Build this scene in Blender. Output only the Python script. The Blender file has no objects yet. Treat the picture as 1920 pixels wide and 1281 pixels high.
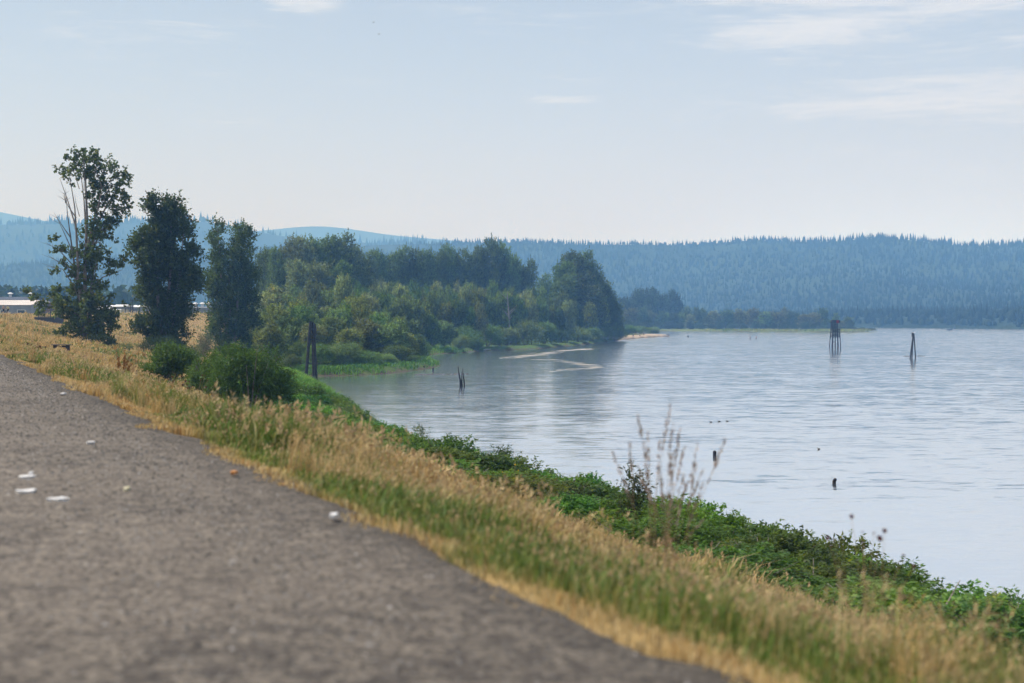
import bpy, bmesh, math, random
import numpy as np
from mathutils import Vector, Matrix

rng = np.random.default_rng(7)
random.seed(7)
R = math.radians
scene = bpy.context.scene
COL = scene.collection
CAM_Z = 9.5            # eye above the river surface (z = 0)
F = 50.0 / 36.0 * 1920  # focal length in photo pixels, for working out bearings
HOR = 590.0

# ------------------------------------------------------------------ camera, sky, sun, exposure
cd = bpy.data.cameras.new('camera')
cam = bpy.data.objects.new('camera', cd)
COL.objects.link(cam)
cam.location = (0, 0, CAM_Z)
cam.rotation_euler = (R(90 - 1.085), 0, 0)
cd.lens = 50; cd.sensor_width = 36
cd.clip_start = 0.1; cd.clip_end = 30000
cd.dof.use_dof = True; cd.dof.focus_distance = 150; cd.dof.aperture_fstop = 1.5
scene.camera = cam

SUN_AZ, SUN_EL = R(-76), R(56)     # azimuth clockwise from +Y
world = bpy.data.worlds.new('World'); scene.world = world
world.use_nodes = True
wt = world.node_tree; wt.nodes.clear()
def wn(t, **k):
    n = wt.nodes.new(t)
    for a, b in k.items(): setattr(n, a, b)
    return n
def wmath(op, a, b=None, clamp=False):
    n = wn('ShaderNodeMath', operation=op, use_clamp=clamp)
    for i, v in enumerate((a, b)):
        if v is None: continue
        if isinstance(v, (int, float)): n.inputs[i].default_value = v
        else: wt.links.new(v, n.inputs[i])
    return n.outputs[0]
sky = wn('ShaderNodeTexSky', sky_type='NISHITA')
sky.sun_disc = False; sky.sun_elevation = SUN_EL; sky.sun_rotation = SUN_AZ % (2 * math.pi)
sky.air_density = 1.0; sky.dust_density = 1.0; sky.ozone_density = 1.0; sky.altitude = 50
bg = wn('ShaderNodeBackground'); bg.inputs[1].default_value = 0.10
wt.links.new(sky.outputs[0], bg.inputs[0])
tc = wn('ShaderNodeTexCoord')
sep = wn('ShaderNodeSeparateXYZ'); wt.links.new(tc.outputs['Generated'], sep.inputs[0])
zc = wmath('MAXIMUM', sep.outputs[2], 0.0)
az = wmath('ARCTAN2', sep.outputs[0], sep.outputs[1])
hyp = wmath('SQRT', wmath('ADD', wmath('POWER', sep.outputs[0], 2.0), wmath('POWER', sep.outputs[1], 2.0)))
el = wmath('DIVIDE', zc, wmath('MAXIMUM', hyp, 0.02))
comb = wn('ShaderNodeCombineXYZ'); wt.links.new(az, comb.inputs[0]); wt.links.new(el, comb.inputs[1])
mp = wn('ShaderNodeMapping'); mp.inputs['Scale'].default_value = (6.0, 40.0, 1); mp.inputs['Location'].default_value = (1.7, 0.4, 0)
mp.inputs['Rotation'].default_value = (0, 0, R(-2))
wt.links.new(comb.outputs[0], mp.inputs[0])
nz = wn('ShaderNodeTexNoise'); nz.inputs['Scale'].default_value = 1.0; nz.inputs['Detail'].default_value = 10; nz.inputs['Roughness'].default_value = 0.68
nz.inputs['Distortion'].default_value = 0.7
wt.links.new(mp.outputs[0], nz.inputs[0])
def step(x, lo, hi):
    q = wn('ShaderNodeMapRange'); q.interpolation_type = 'SMOOTHSTEP'
    wt.links.new(x, q.inputs[0]); q.inputs[1].default_value = lo; q.inputs[2].default_value = hi; return q.outputs[0]
def bank(a0, a1, e0, e1, e2, e3):      # a bank of cirrus: in from bearing a0 to a1, between the heights e0..e3
    return wmath('MULTIPLY', step(az, a0, a1), wmath('MULTIPLY', step(el, e0, e1), wmath('SUBTRACT', 1.0, step(el, e2, e3))))
def wisp(a0, a1, e0, e1):
    m_ = 0.012
    return wmath('MULTIPLY', wmath('MULTIPLY', step(az, a0, a0 + .03), wmath('SUBTRACT', 1.0, step(az, a1 - .03, a1))), wmath('MULTIPLY', step(el, e0, e0 + .005), wmath('SUBTRACT', 1.0, step(el, e1 - .005, e1))))
b1 = bank(0.06, 0.22, 0.172, 0.200, 0.26, 0.40)
b2 = bank(0.08, 0.30, 0.120, 0.140, 0.155, 0.168)
mp2 = wn('ShaderNodeMapping'); mp2.inputs['Scale'].default_value = (17.0, 130.0, 1); mp2.inputs['Rotation'].default_value = (0, 0, R(-4)); wt.links.new(comb.outputs[0], mp2.inputs[0])
nf = wn('ShaderNodeTexNoise'); nf.inputs['Scale'].default_value = 1.0; nf.inputs['Detail'].default_value = 8; nf.inputs['Roughness'].default_value = 0.65; nf.inputs['Distortion'].default_value = 1.2
wt.links.new(mp2.outputs[0], nf.inputs[0])
bias = wmath('ADD', wmath('ADD', nz.outputs[0], wmath('MULTIPLY', wmath('SUBTRACT', nf.outputs[0], 0.5), 0.42)), wmath('MULTIPLY', wmath('MAXIMUM', wmath('MAXIMUM', b1, b2), wmath('MAXIMUM', wisp(-.185, -.105, .206, .228), wisp(-.01, .075, .145, .156))), 0.26))
mr = wn('ShaderNodeMapRange'); mr.interpolation_type = 'SMOOTHSTEP'
mr.inputs[1].default_value = 0.53; mr.inputs[2].default_value = 0.90; mr.inputs[3].default_value = 0.0; mr.inputs[4].default_value = 0.95
wt.links.new(bias, mr.inputs[0])
veil = wn('ShaderNodeMapRange'); veil.interpolation_type = 'SMOOTHSTEP'
veil.inputs[1].default_value = 0.02; veil.inputs[2].default_value = 0.30; veil.inputs[3].default_value = 0.92; veil.inputs[4].default_value = 0.56
wt.links.new(zc, veil.inputs[0])
thin = wn('ShaderNodeMapRange'); thin.interpolation_type = 'SMOOTHSTEP'
thin.inputs[1].default_value = 0.32; thin.inputs[2].default_value = 0.95; thin.inputs[3].default_value = 1.0; thin.inputs[4].default_value = 0.15
wt.links.new(zc, thin.inputs[0]); veil_f = wmath('MULTIPLY', veil.outputs[0], thin.outputs[0])
bg2 = wn('ShaderNodeBackground'); bg2.inputs[0].default_value = (0.645, 0.70, 0.79, 1); bg2.inputs[1].default_value = 1.0
cr = wn('ShaderNodeMix', data_type='RGBA'); wt.links.new(step(zc, 0.03, 0.20), cr.inputs[0])
cr.inputs[6].default_value = (0.735, 0.715, 0.715, 1); cr.inputs[7].default_value = (0.675, 0.73, 0.825, 1); wt.links.new(cr.outputs[2], bg2.inputs[0])
vs = wn('ShaderNodeMapRange'); vs.inputs[1].default_value = 0.0; vs.inputs[2].default_value = 0.30; vs.inputs[3].default_value = 1.07; vs.inputs[4].default_value = 0.86
wt.links.new(zc, vs.inputs[0]); wt.links.new(vs.outputs[0], bg2.inputs[1])
mix0 = wn('ShaderNodeMixShader'); wt.links.new(veil_f, mix0.inputs[0])
wt.links.new(bg.outputs[0], mix0.inputs[1]); wt.links.new(bg2.outputs[0], mix0.inputs[2])
bg3 = wn('ShaderNodeBackground'); bg3.inputs[0].default_value = (0.86, 0.88, 0.92, 1); bg3.inputs[1].default_value = 0.90
mix = wn('ShaderNodeMixShader'); wt.links.new(mr.outputs[0], mix.inputs[0])
wt.links.new(mix0.outputs[0], mix.inputs[1]); wt.links.new(bg3.outputs[0], mix.inputs[2])
wo = wn('ShaderNodeOutputWorld'); wt.links.new(mix.outputs[0], wo.inputs[0])

sl = bpy.data.lights.new('sun', 'SUN'); sl.energy = 5.0; sl.angle = R(0.6); sl.color = (1.0, 0.96, 0.90)
so = bpy.data.objects.new('sun', sl); COL.objects.link(so)
so.rotation_euler = Vector((math.sin(SUN_AZ) * math.cos(SUN_EL), math.cos(SUN_AZ) * math.cos(SUN_EL), math.sin(SUN_EL))).to_track_quat('Z', 'Y').to_euler()
so.location = (-100, 60, 200)

scene.view_settings.view_transform = 'Standard'
scene.view_settings.look = 'None'
scene.view_settings.gamma = 1
scene.view_settings.exposure = 0.0
scene.render.engine = 'CYCLES'
cy = scene.cycles
cy.use_denoising = True; cy.use_adaptive_sampling = False
cy.max_bounces = 6; cy.diffuse_bounces = 3; cy.glossy_bounces = 2; cy.transmission_bounces = 3
cy.volume_bounces = 2; cy.transparent_max_bounces = 4
cy.caustics_reflective = False; cy.caustics_refractive = False
cy.sample_clamp_indirect = 4

# ------------------------------------------------------------------ helpers
def bearing(px): return (px - 960.0) / F
def at(px, d): return bearing(px) * d, d           # ground point seen at photo column px, d metres out
def height_at(py, d): return CAM_Z + (HOR - py) / F * d

def tag(o, label=None, cat=None, group=None, kind=None):
    if label: o['label'] = label
    if cat: o['category'] = cat
    if group: o['group'] = group
    if kind: o['kind'] = kind
    return o
def link(o, parent=None):
    COL.objects.link(o)
    if parent is not None: o.parent = parent
    return o
def empty(name, loc=(0, 0, 0), rz=0.0):
    o = bpy.data.objects.new(name, None); o.empty_display_size = 0.3
    o.location = loc; o.rotation_euler = (0, 0, rz)
    return link(o)
def copy_tree(o, parent=None):
    c = o.copy(); COL.objects.link(c)
    if parent is not None: c.parent = parent
    for ch in list(o.children): copy_tree(ch, c)
    return c

class Bag:
    """collects numpy batches of small polygon pieces and builds one mesh"""
    def __init__(s): s.v = []; s.c = []; s.l = []; s.n = []; s.k = 0
    def add(s, verts, faces, col=None):
        N, K = verts.shape[:2]
        s.v.append(verts.reshape(-1, 3))
        if col is None: col = np.ones((N, 3))
        s.c.append(np.repeat(col, K, axis=0))
        base = (np.arange(N) * K + s.k)[:, None]
        row = np.concatenate([np.asarray(f) for f in faces])
        s.l.append((base + row[None, :]).ravel())
        s.n.append(np.tile(np.array([len(f) for f in faces]), N))
        s.k += N * K
    def mesh(s, name, mat, smooth=False):
        v = np.concatenate(s.v).astype(np.float32); l = np.concatenate(s.l).astype(np.int32); n = np.concatenate(s.n).astype(np.int32)
        c = np.concatenate(s.c)
        me = bpy.data.meshes.new(name)
        me.vertices.add(len(v)); me.vertices.foreach_set('co', v.ravel())
        me.loops.add(len(l)); me.loops.foreach_set('vertex_index', l)
        me.polygons.add(len(n))
        st = np.concatenate([[0], np.cumsum(n)[:-1]]).astype(np.int32)
        me.polygons.foreach_set('loop_start', st)
        if smooth: me.polygons.foreach_set('use_smooth', np.ones(len(n), bool))
        a = me.color_attributes.new('tint', 'FLOAT_COLOR', 'POINT')
        a.data.foreach_set('color', np.concatenate([c, np.ones((len(c), 1))], axis=1).astype(np.float32).ravel())
        me.update(calc_edges=True)
        me.materials.append(mat)
        return me
    def build(s, name, mat, parent=None, smooth=False):
        return link(bpy.data.objects.new(name, s.mesh(name, mat, smooth)), parent)

class MB:
    """collects hand made solids and builds one mesh"""
    def __init__(s): s.v = []; s.f = []
    def raw(s, v, f):
        b = len(s.v); s.v += [tuple(p) for p in v]; s.f += [tuple(i + b for i in q) for q in f]; return s
    def box(s, c, d, rz=0.0):
        cx, cy_, cz = c; hx, hy, hz = d[0] / 2, d[1] / 2, d[2] / 2
        ca, sa = math.cos(rz), math.sin(rz); v = []
        for z in (-hz, hz):
            for x, y in ((-hx, -hy), (hx, -hy), (hx, hy), (-hx, hy)):
                v.append((cx + x * ca - y * sa, cy_ + x * sa + y * ca, cz + z))
        return s.raw(v, [(3, 2, 1, 0), (4, 5, 6, 7), (0, 1, 5, 4), (1, 2, 6, 5), (2, 3, 7, 6), (3, 0, 4, 7)])
    def tube(s, pts, rad, n=7, cap=True, jit=0.0):
        pts = [Vector(p) for p in pts]
        if not isinstance(rad, (list, tuple)): rad = [rad] * len(pts)
        v = []; f = []
        ref = Vector((0.31, 0.95, 0.05))
        for i, p in enumerate(pts):
            d = (pts[min(i + 1, len(pts) - 1)] - pts[max(i - 1, 0)])
            d = d.normalized() if d.length > 1e-9 else Vector((0, 0, 1))
            a = d.cross(ref)
            a = a.normalized() if a.length > 1e-4 else d.orthogonal().normalized()
            b = d.cross(a)
            for k in range(n):
                t = 2 * math.pi * k / n
                r = rad[i] * (1 + random.uniform(-jit, jit))
                v.append(p + a * (math.cos(t) * r) + b * (math.sin(t) * r))
        for i in range(len(pts) - 1):
            for k in range(n):
                k2 = (k + 1) % n
                f.append((i * n + k, i * n + k2, (i + 1) * n + k2, (i + 1) * n + k))
        if cap:
            f.append(tuple(reversed(range(n)))); f.append(tuple((len(pts) - 1) * n + k for k in range(n)))
        return s.raw(v, f)
    def ball(s, c, r, n=8, m=5):
        rx, ry, rz = (r, r, r) if isinstance(r, (int, float)) else r
        v = [(c[0], c[1], c[2] - rz)]; f = []
        for j in range(1, m):
            ph = -math.pi / 2 + math.pi * j / m
            for k in range(n):
                t = 2 * math.pi * k / n
                v.append((c[0] + rx * math.cos(ph) * math.cos(t), c[1] + ry * math.cos(ph) * math.sin(t), c[2] + rz * math.sin(ph)))
        v.append((c[0], c[1], c[2] + rz)); top = len(v) - 1
        for k in range(n):
            k2 = (k + 1) % n
            f.append((0, 1 + k2, 1 + k)); f.append((top, 1 + (m - 2) * n + k, 1 + (m - 2) * n + k2))
            for j in range(m - 2):
                a = 1 + j * n
                f.append((a + k, a + k2, a + n + k2, a + n + k))
        return s.raw(v, f)
    def mesh(s, name, mat, smooth=False):
        me = bpy.data.meshes.new(name); me.from_pydata(s.v, [], s.f)
        if smooth:
            for p in me.polygons: p.use_smooth = True
        me.materials.append(mat); me.update(); return me
    def build(s, name, mat, parent=None, smooth=False):
        return link(bpy.data.objects.new(name, s.mesh(name, mat, smooth)), parent)

def vnoise(x, y, sc, seed=0):
    """smooth value noise in [0,1] on arrays"""
    x = np.asarray(x, float) / sc + seed * 17.31; y = np.asarray(y, float) / sc + seed * 9.77
    xi = np.floor(x).astype(np.int64); yi = np.floor(y).astype(np.int64); fx = x - xi; fy = y - yi
    fx = fx * fx * (3 - 2 * fx); fy = fy * fy * (3 - 2 * fy)
    def h(a, b):
        n = (a * 374761393 + b * 668265263 + seed * 144665) & 0x7fffffff
        n = ((n ^ (n >> 13)) * 1274126177) & 0x7fffffff
        return ((n ^ (n >> 16)) & 0xffff) / 65535.0
    return (h(xi, yi) * (1 - fx) + h(xi + 1, yi) * fx) * (1 - fy) + (h(xi, yi + 1) * (1 - fx) + h(xi + 1, yi + 1) * fx) * fy
def fbm(x, y, sc, seed=0, o=4):
    a = 0; w = 0.5; tot = 0
    for i in range(o):
        a = a + w * vnoise(x, y, sc / 2 ** i, seed + i); tot += w; w *= 0.5
    return a / tot
def sstep(a, b, x):
    t = np.clip((x - a) / (b - a), 0, 1); return t * t * (3 - 2 * t)

# ------------------------------------------------------------------ materials
class NT:
    def __init__(s, name):
        s.m = bpy.data.materials.new(name); s.m.use_nodes = True; s.t = s.m.node_tree; s.t.nodes.clear()
        s.out = s.n('ShaderNodeOutputMaterial')
    def n(s, t, **k):
        q = s.t.nodes.new(t)
        for a, b in k.items(): setattr(q, a, b)
        return q
    def l(s, a, b): s.t.links.new(a, b)
    def val(s, sock, v):
        if isinstance(v, bpy.types.NodeSocket): s.l(v, sock)
        elif isinstance(v, (tuple, list)) and len(v) == 3 and sock.type == 'RGBA': sock.default_value = (*v, 1)
        else: sock.default_value = v
    def math(s, op, a, b=0.0, clamp=False):
        q = s.n('ShaderNodeMath', operation=op, use_clamp=clamp); s.val(q.inputs[0], a); s.val(q.inputs[1], b); return q.outputs[0]
    def mix(s, f, a, b, mode='MIX'):
        q = s.n('ShaderNodeMix', data_type='RGBA', blend_type=mode)
        s.val(q.inputs[0], f); s.val(q.inputs[6], a); s.val(q.inputs[7], b); return q.outputs[2]
    def ramp(s, x, a, b, lo=0.0, hi=1.0):
        q = s.n('ShaderNodeMapRange'); q.interpolation_type = 'SMOOTHSTEP'
        s.val(q.inputs[0], x); q.inputs[1].default_value = a; q.inputs[2].default_value = b
        q.inputs[3].default_value = lo; q.inputs[4].default_value = hi; return q.outputs[0]
    def pos(s): return s.n('ShaderNodeNewGeometry').outputs['Position']
    def obj(s): return s.n('ShaderNodeTexCoord').outputs['Object']
    def noise(s, vec, sc, det=4, rough=0.55, scale3=None, dist=0.0):
        if scale3:
            q = s.n('ShaderNodeMapping'); q.inputs['Scale'].default_value = scale3; s.l(vec, q.inputs[0]); vec = q.outputs[0]
        q = s.n('ShaderNodeTexNoise'); q.inputs['Scale'].default_value = sc; q.inputs['Detail'].default_value = det
        q.inputs['Roughness'].default_value = rough; q.inputs['Distortion'].default_value = dist
        s.l(vec, q.inputs[0]); return q.outputs[0]
    def bump(s, h, strength=0.5, dist=0.02):
        q = s.n('ShaderNodeBump'); q.inputs['Strength'].default_value = strength; q.inputs['Distance'].default_value = dist
        s.l(h, q.inputs['Height']); return q.outputs[0]
    def pbr(s, col, rough=0.7, normal=None, spec=0.4, **k):
        q = s.n('ShaderNodeBsdfPrincipled'); s.val(q.inputs['Base Color'], col); s.val(q.inputs['Roughness'], rough)
        q.inputs['Specular IOR Level'].default_value = spec
        if normal is not None: s.l(normal, q.inputs['Normal'])
        for a, b in k.items(): s.val(q.inputs[a], b)
        return q.outputs[0]
    def done(s, sh): s.l(sh, s.out.inputs['Surface']); return s.m

def simple(name, col, rough=0.7, var=0.25, sc=4.0, bump=0.3, spec=0.3):
    t = NT(name); p = t.obj(); n = t.noise(p, sc, 5)
    c = t.mix(t.ramp(n, 0.3, 0.7), tuple(x * (1 - var) for x in col), tuple(min(1, x * (1 + var)) for x in col))
    return t.done(t.pbr(c, rough, t.bump(n, bump, 0.03), spec))

def leaf_material(name, trans=0.45, rough=0.5, spec=0.28, var=0.22):
    """object colour gives the kind of leaf, the tint attribute the single leaf, Random the single tree"""
    t = NT(name)
    oi = t.n('ShaderNodeObjectInfo')
    at_ = t.n('ShaderNodeAttribute', attribute_name='tint')
    c = t.mix(1.0, oi.outputs['Color'], at_.outputs['Color'], 'MULTIPLY')
    hs = t.n('ShaderNodeHueSaturation')
    t.l(t.ramp(oi.outputs['Random'], 0, 1, 0.485, 0.512), hs.inputs['Hue'])
    t.l(t.math('ADD', t.math('MULTIPLY', oi.outputs['Random'], 2 * var), 1 - var), hs.inputs['Value'])
    t.l(c, hs.inputs['Color'])
    c = hs.outputs[0]
    p = t.pbr(c, rough, None, spec)
    tr = t.n('ShaderNodeBsdfTranslucent'); t.l(t.mix(1.0, c, (1.25, 1.25, 0.55), 'MULTIPLY'), tr.inputs[0])
    m = t.n('ShaderNodeMixShader'); m.inputs[0].default_value = trans
    t.l(p, m.inputs[1]); t.l(tr.outputs[0], m.inputs[2])
    return t.done(m.outputs[0])

def grass_material(name, trans=0.35):
    t = NT(name)
    at_ = t.n('ShaderNodeAttribute', attribute_name='tint')
    p = t.pbr(at_.outputs['Color'], 0.6, None, 0.25)
    tr = t.n('ShaderNodeBsdfTranslucent'); t.l(at_.outputs['Color'], tr.inputs[0])
    m = t.n('ShaderNodeMixShader'); m.inputs[0].default_value = trans
    t.l(p, m.inputs[1]); t.l(tr.outputs[0], m.inputs[2])
    return t.done(m.outputs[0])

M_LEAF = leaf_material('leaf')
M_GRASS = grass_material('grass_blade')
M_BARK = simple('bark', (0.20, 0.175, 0.15), 0.9, 0.35, 3.0, 0.6)
M_DEADWOOD = simple('dead_branch', (0.17, 0.145, 0.13), 0.9, 0.3, 3.0, 0.5)
M_PILE = simple('weathered_pile', (0.035, 0.030, 0.032), 0.85, 0.4, 2.5, 0.6)
M_STEEL = simple('painted_steel', (0.05, 0.06, 0.075), 0.55, 0.3, 3.0, 0.2)
M_ROCK = simple('rock', (0.16, 0.15, 0.14), 0.9, 0.4, 2.0, 0.6)
M_WHITE = simple('white_cladding', (0.75, 0.75, 0.74), 0.6, 0.08, 0.4, 0.1)
M_GREYWALL = simple('grey_cladding', (0.22, 0.23, 0.26), 0.7, 0.2, 0.3, 0.2)
M_DARKWALL = simple('dark_cladding', (0.05, 0.06, 0.09), 0.7, 0.2, 0.3, 0.2)
M_GLASS = simple('dark_glass', (0.03, 0.04, 0.05), 0.1, 0.1, 0.3, 0.0, 0.6)
M_ROOF = simple('pale_roof', (0.62, 0.56, 0.52), 0.7, 0.12, 0.15, 0.1)
M_SKIN = simple('skin', (0.50, 0.33, 0.25), 0.55, 0.06, 6, 0.05)
M_HAIR = simple('hair', (0.04, 0.03, 0.02), 0.6, 0.2, 30, 0.3)
M_BLACKCLOTH = simple('black_cloth', (0.02, 0.02, 0.024), 0.85, 0.2, 20, 0.2)
M_YELLOWCLOTH = simple('pale_yellow_cloth', (0.62, 0.58, 0.34), 0.85, 0.1, 20, 0.2)
M_DARKCLOTH = simple('dark_blue_cloth', (0.05, 0.06, 0.10), 0.85, 0.2, 20, 0.2)
M_RED = simple('faded_red_paint', (0.30, 0.035, 0.05), 0.6, 0.25, 2.0, 0.1)
M_FEATHER = simple('dark_feather', (0.045, 0.04, 0.04), 0.7, 0.3, 20, 0.1)
M_WHITEFEATHER = simple('white_feather', (0.75, 0.75, 0.75), 0.7, 0.1, 20, 0.1)
# ------------------------------------------------------------------ lie of the land
def catmull(P, step=1.0):
    P = np.array(P, float); out = []
    for i in range(len(P) - 1):
        p0, p1, p2, p3 = P[max(i - 1, 0)], P[i], P[i + 1], P[min(i + 2, len(P) - 1)]
        n = max(2, int(np.linalg.norm(p2 - p1) / step))
        t = np.linspace(0, 1, n, endpoint=False)[:, None]
        out.append(0.5 * (2 * p1 + (p2 - p0) * t + (2 * p0 - 5 * p1 + 4 * p2 - p3) * t ** 2 + (3 * p1 - p0 - 3 * p2 + p3) * t ** 3))
    out.append(P[-1:]); return np.concatenate(out)
# right-hand (river side) edge of the gravel path on the levee crest
EDGE = catmull([(39.3, -85), (11.8, -20), (0.92, 5.83), (-19.7, 54.8), (-39.5, 100), (-61, 150), (-78, 200), (-90.5, 250), (-98, 300),
                (-102, 350), (-101, 400), (-92, 450), (-76, 500), (-50, 570), (-40, 700), (-60, 900), (-120, 1200)], 1.5)
E_D = np.concatenate([[0], np.cumsum(np.linalg.norm(np.diff(EDGE, axis=0), axis=1))])
E_T = E_D - E_D[np.argmin(np.abs(EDGE[:, 1] - 0.0))]        # arc length, zero beside the camera
_tan = np.gradient(EDGE, axis=0); _tan /= np.linalg.norm(_tan, axis=1)[:, None]
E_N = np.stack([_tan[:, 1], -_tan[:, 0]], axis=1)           # points to the river
def along(t, lat):
    """point lat metres to the river side of the path edge, t metres along it"""
    x = np.interp(t, E_T, EDGE[:, 0]); y = np.interp(t, E_T, EDGE[:, 1])
    nx = np.interp(t, E_T, E_N[:, 0]); ny = np.interp(t, E_T, E_N[:, 1])
    return x + nx * lat, y + ny * lat
def crest(t): return np.interp(t, [0, 90, 260, 380, 2000], [8.0, 8.0, 9.45, 10.0, 10.0])
def run(t): return np.interp(t, [0, 40, 75, 130, 2000], [22, 22, 25, 46, 46])
SHORE = catmull([(60, -85), (36, -18), (24.4, 10), (9.3, 47), (-5.5, 84), (-13.5, 116), (-15.5, 138), (-20.5, 165), (-26, 190), (-30, 208), (-32.5, 217), (-28.5, 220),
                 (-21.8, 225), (-16.0, 243), (-13.5, 262), (-15.5, 280), (-22, 300), (-20, 335), (-12.5, 352), (-7, 372), (6, 392), (24, 452), (41, 528),
                 (53, 575), (69, 622), (61, 650), (53, 690), (56, 745), (85, 812), (101, 795), (141, 770), (168, 748), (192, 766), (196, 782),
                 (150, 850), (60, 940), (-40, 1080), (-300, 1400), (-900, 2000), (-2500, 3600)], 4.0)
def seg_dist(x, y, P, chunk=20000):
    x = np.asarray(x, float).ravel(); y = np.asarray(y, float).ravel()
    A = P[:-1]; D = P[1:] - A; L2 = (D ** 2).sum(1)
    d = np.empty(len(x)); sgn = np.empty(len(x)); idx = np.empty(len(x)); 
    for i in range(0, len(x), chunk):
        px = x[i:i + chunk, None] - A[None, :, 0]; py = y[i:i + chunk, None] - A[None, :, 1]
        t = np.clip((px * D[:, 0] + py * D[:, 1]) / L2, 0, 1)
        ex = px - t * D[:, 0]; ey = py - t * D[:, 1]
        q = ex ** 2 + ey ** 2; k = q.argmin(1); r = np.arange(len(k))
        d[i:i + chunk] = np.sqrt(q[r, k])
        sgn[i:i + chunk] = D[k, 0] * py[r, k] - D[k, 1] * px[r, k]
        idx[i:i + chunk] = k + t[r, k]
    return d, np.sign(sgn), idx
_E2 = EDGE[::3]; _T2 = E_T[::3]; _S2 = SHORE
def ground(x, y):
    """height, distance river side of the path edge, distance inland of the shore, arc length"""
    shp = np.shape(x)
    d, s, k = seg_dist(x, y, _E2); lat = -d * s; t = np.interp(k, np.arange(len(_T2)), _T2)
    d2, s2, _ = seg_dist(x, y, _S2); inland = d2 * s2
    xf = np.ravel(np.asarray(x, float)); yf = np.ravel(np.asarray(y, float))
    zc_ = crest(t); toe = 0.9
    f = np.clip(lat / run(t), 0, 1)
    f = 0.75 * f + 0.25 * sstep(0, 1, f)
    z = zc_ - (zc_ - toe) * f
    back = np.clip((-lat - 5.0) / 26, 0, 1)
    z = np.where(lat < 0, zc_ - (zc_ - 1.6) * sstep(0, 1, back), z)
    rough = (fbm(xf, yf, 5.0, 3) - 0.5) * 0.28 * sstep(0.6, 3, np.abs(lat + 2.4) - 2.4)
    z = z + rough
    z = np.where(inland > 0, np.minimum(z, 0.02 + inland * 0.33 + 0.35 * sstep(0, 3, inland)), np.maximum(-2.2, inland * 0.22))
    return z.reshape(shp), lat.reshape(shp), inland.reshape(shp), t.reshape(shp)
def gz(x, y): return float(ground(np.array([x]), np.array([y]))[0][0])

# ------------------------------------------------------------------ ground sheet
def spaced(a, b, near, far_a, far_b, g=1.28):
    mid = np.arange(a, b + near, near); lo = []; hi = []
    s = near; p = a
    while p > far_a: s *= g; p -= s; lo.append(max(p, far_a))
    s = near; p = mid[-1]
    while p < far_b: s *= g; p += s; hi.append(min(p, far_b))
    return np.concatenate([lo[::-1], mid, hi])
gx = spaced(-125, 75, 1.3, -8700, 8700)
gy = np.concatenate([spaced(-20, 130, 1.1, -2600, 130)[:-1], np.arange(132, 420, 2.6), np.arange(420, 1000, 6.0), spaced(1000, 1010, 10, 1000, 9000, 1.3)])
gy = np.unique(gy)
X, Y = np.meshgrid(gx, gy)
Z, LAT, INL, TT = ground(X, Y)
Z = np.where((LAT > -4.9) & (LAT < 0.1), Z - 0.06, Z)
cover = np.zeros(X.shape + (3,))
dry = np.array([0.36, 0.255, 0.115]); green = np.array([0.075, 0.13, 0.030]); sand = np.array([0.42, 0.34, 0.26]); mud = np.array([0.10, 0.085, 0.06]); plain = np.array([0.22, 0.19, 0.10])
n1 = fbm(X, Y, 9, 11)[..., None]; n2 = fbm(X, Y, 60, 21)[..., None]
base = dry * (0.75 + 0.5 * n1)
low = sstep(0.0, 1.0, (3.0 - Z) / 2.0)[..., None]
base = base * (1 - low) + (green * (0.7 + 0.6 * n1)) * low
base = np.where((LAT < -8)[..., None], plain * (0.7 + 0.6 * n2), base)
gstrip = (sstep(0.45, 0.62, n1[..., 0]) * sstep(0.5, 2, LAT) * (1 - sstep(60, 130, TT)))[..., None]
base = base * (1 - 0.55 * gstrip) + green * 0.55 * gstrip
beach = ((Y > 520) & (INL < 11))[..., None]
base = np.where(beach & (X < 75)[..., None], sand, base)
base = np.where(((X > 75) & (Y > 700))[..., None], np.array([0.13, 0.17, 0.05]), base)
base = np.where((INL < 0.6)[..., None], mud, base)
nx_, ny_ = len(gx), len(gy)
me = bpy.data.meshes.new('ground')
vv = np.stack([X, Y, Z], -1).reshape(-1, 3)
ii = np.arange(nx_ * ny_).reshape(ny_, nx_)
ff = np.stack([ii[:-1, :-1], ii[:-1, 1:], ii[1:, 1:], ii[1:, :-1]], -1).reshape(-1, 4)
me.vertices.add(len(vv)); me.vertices.foreach_set('co', vv.astype(np.float32).ravel())
me.loops.add(ff.size); me.loops.foreach_set('vertex_index', ff.astype(np.int32).ravel())
me.polygons.add(len(ff)); me.polygons.foreach_set('loop_start', (np.arange(len(ff)) * 4).astype(np.int32))
me.polygons.foreach_set('use_smooth', np.ones(len(ff), bool))
ca = me.color_attributes.new('cover', 'FLOAT_COLOR', 'POINT')
ca.data.foreach_set('color', np.concatenate([base.reshape(-1, 3), np.ones((len(vv), 1))], 1).astype(np.float32).ravel())
me.update(calc_edges=True)
t = NT('earth_and_turf')
p = t.pos(); n = t.noise(p, 1.3, 8, 0.65); nb = t.noise(p, 9, 5, 0.7)
c = t.n('ShaderNodeAttribute', attribute_name='cover').outputs['Color']
c = t.mix(t.ramp(n, 0.3, 0.7), t.mix(1, c, (0.68, 0.66, 0.62), 'MULTIPLY'), t.mix(1, c, (1.25, 1.2, 1.1), 'MULTIPLY'))
me.materials.append(t.done(t.pbr(c, 0.95, t.bump(nb, 0.7, 0.08), 0.15)))
tag(link(bpy.data.objects.new('ground', me)), kind='structure')

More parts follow.
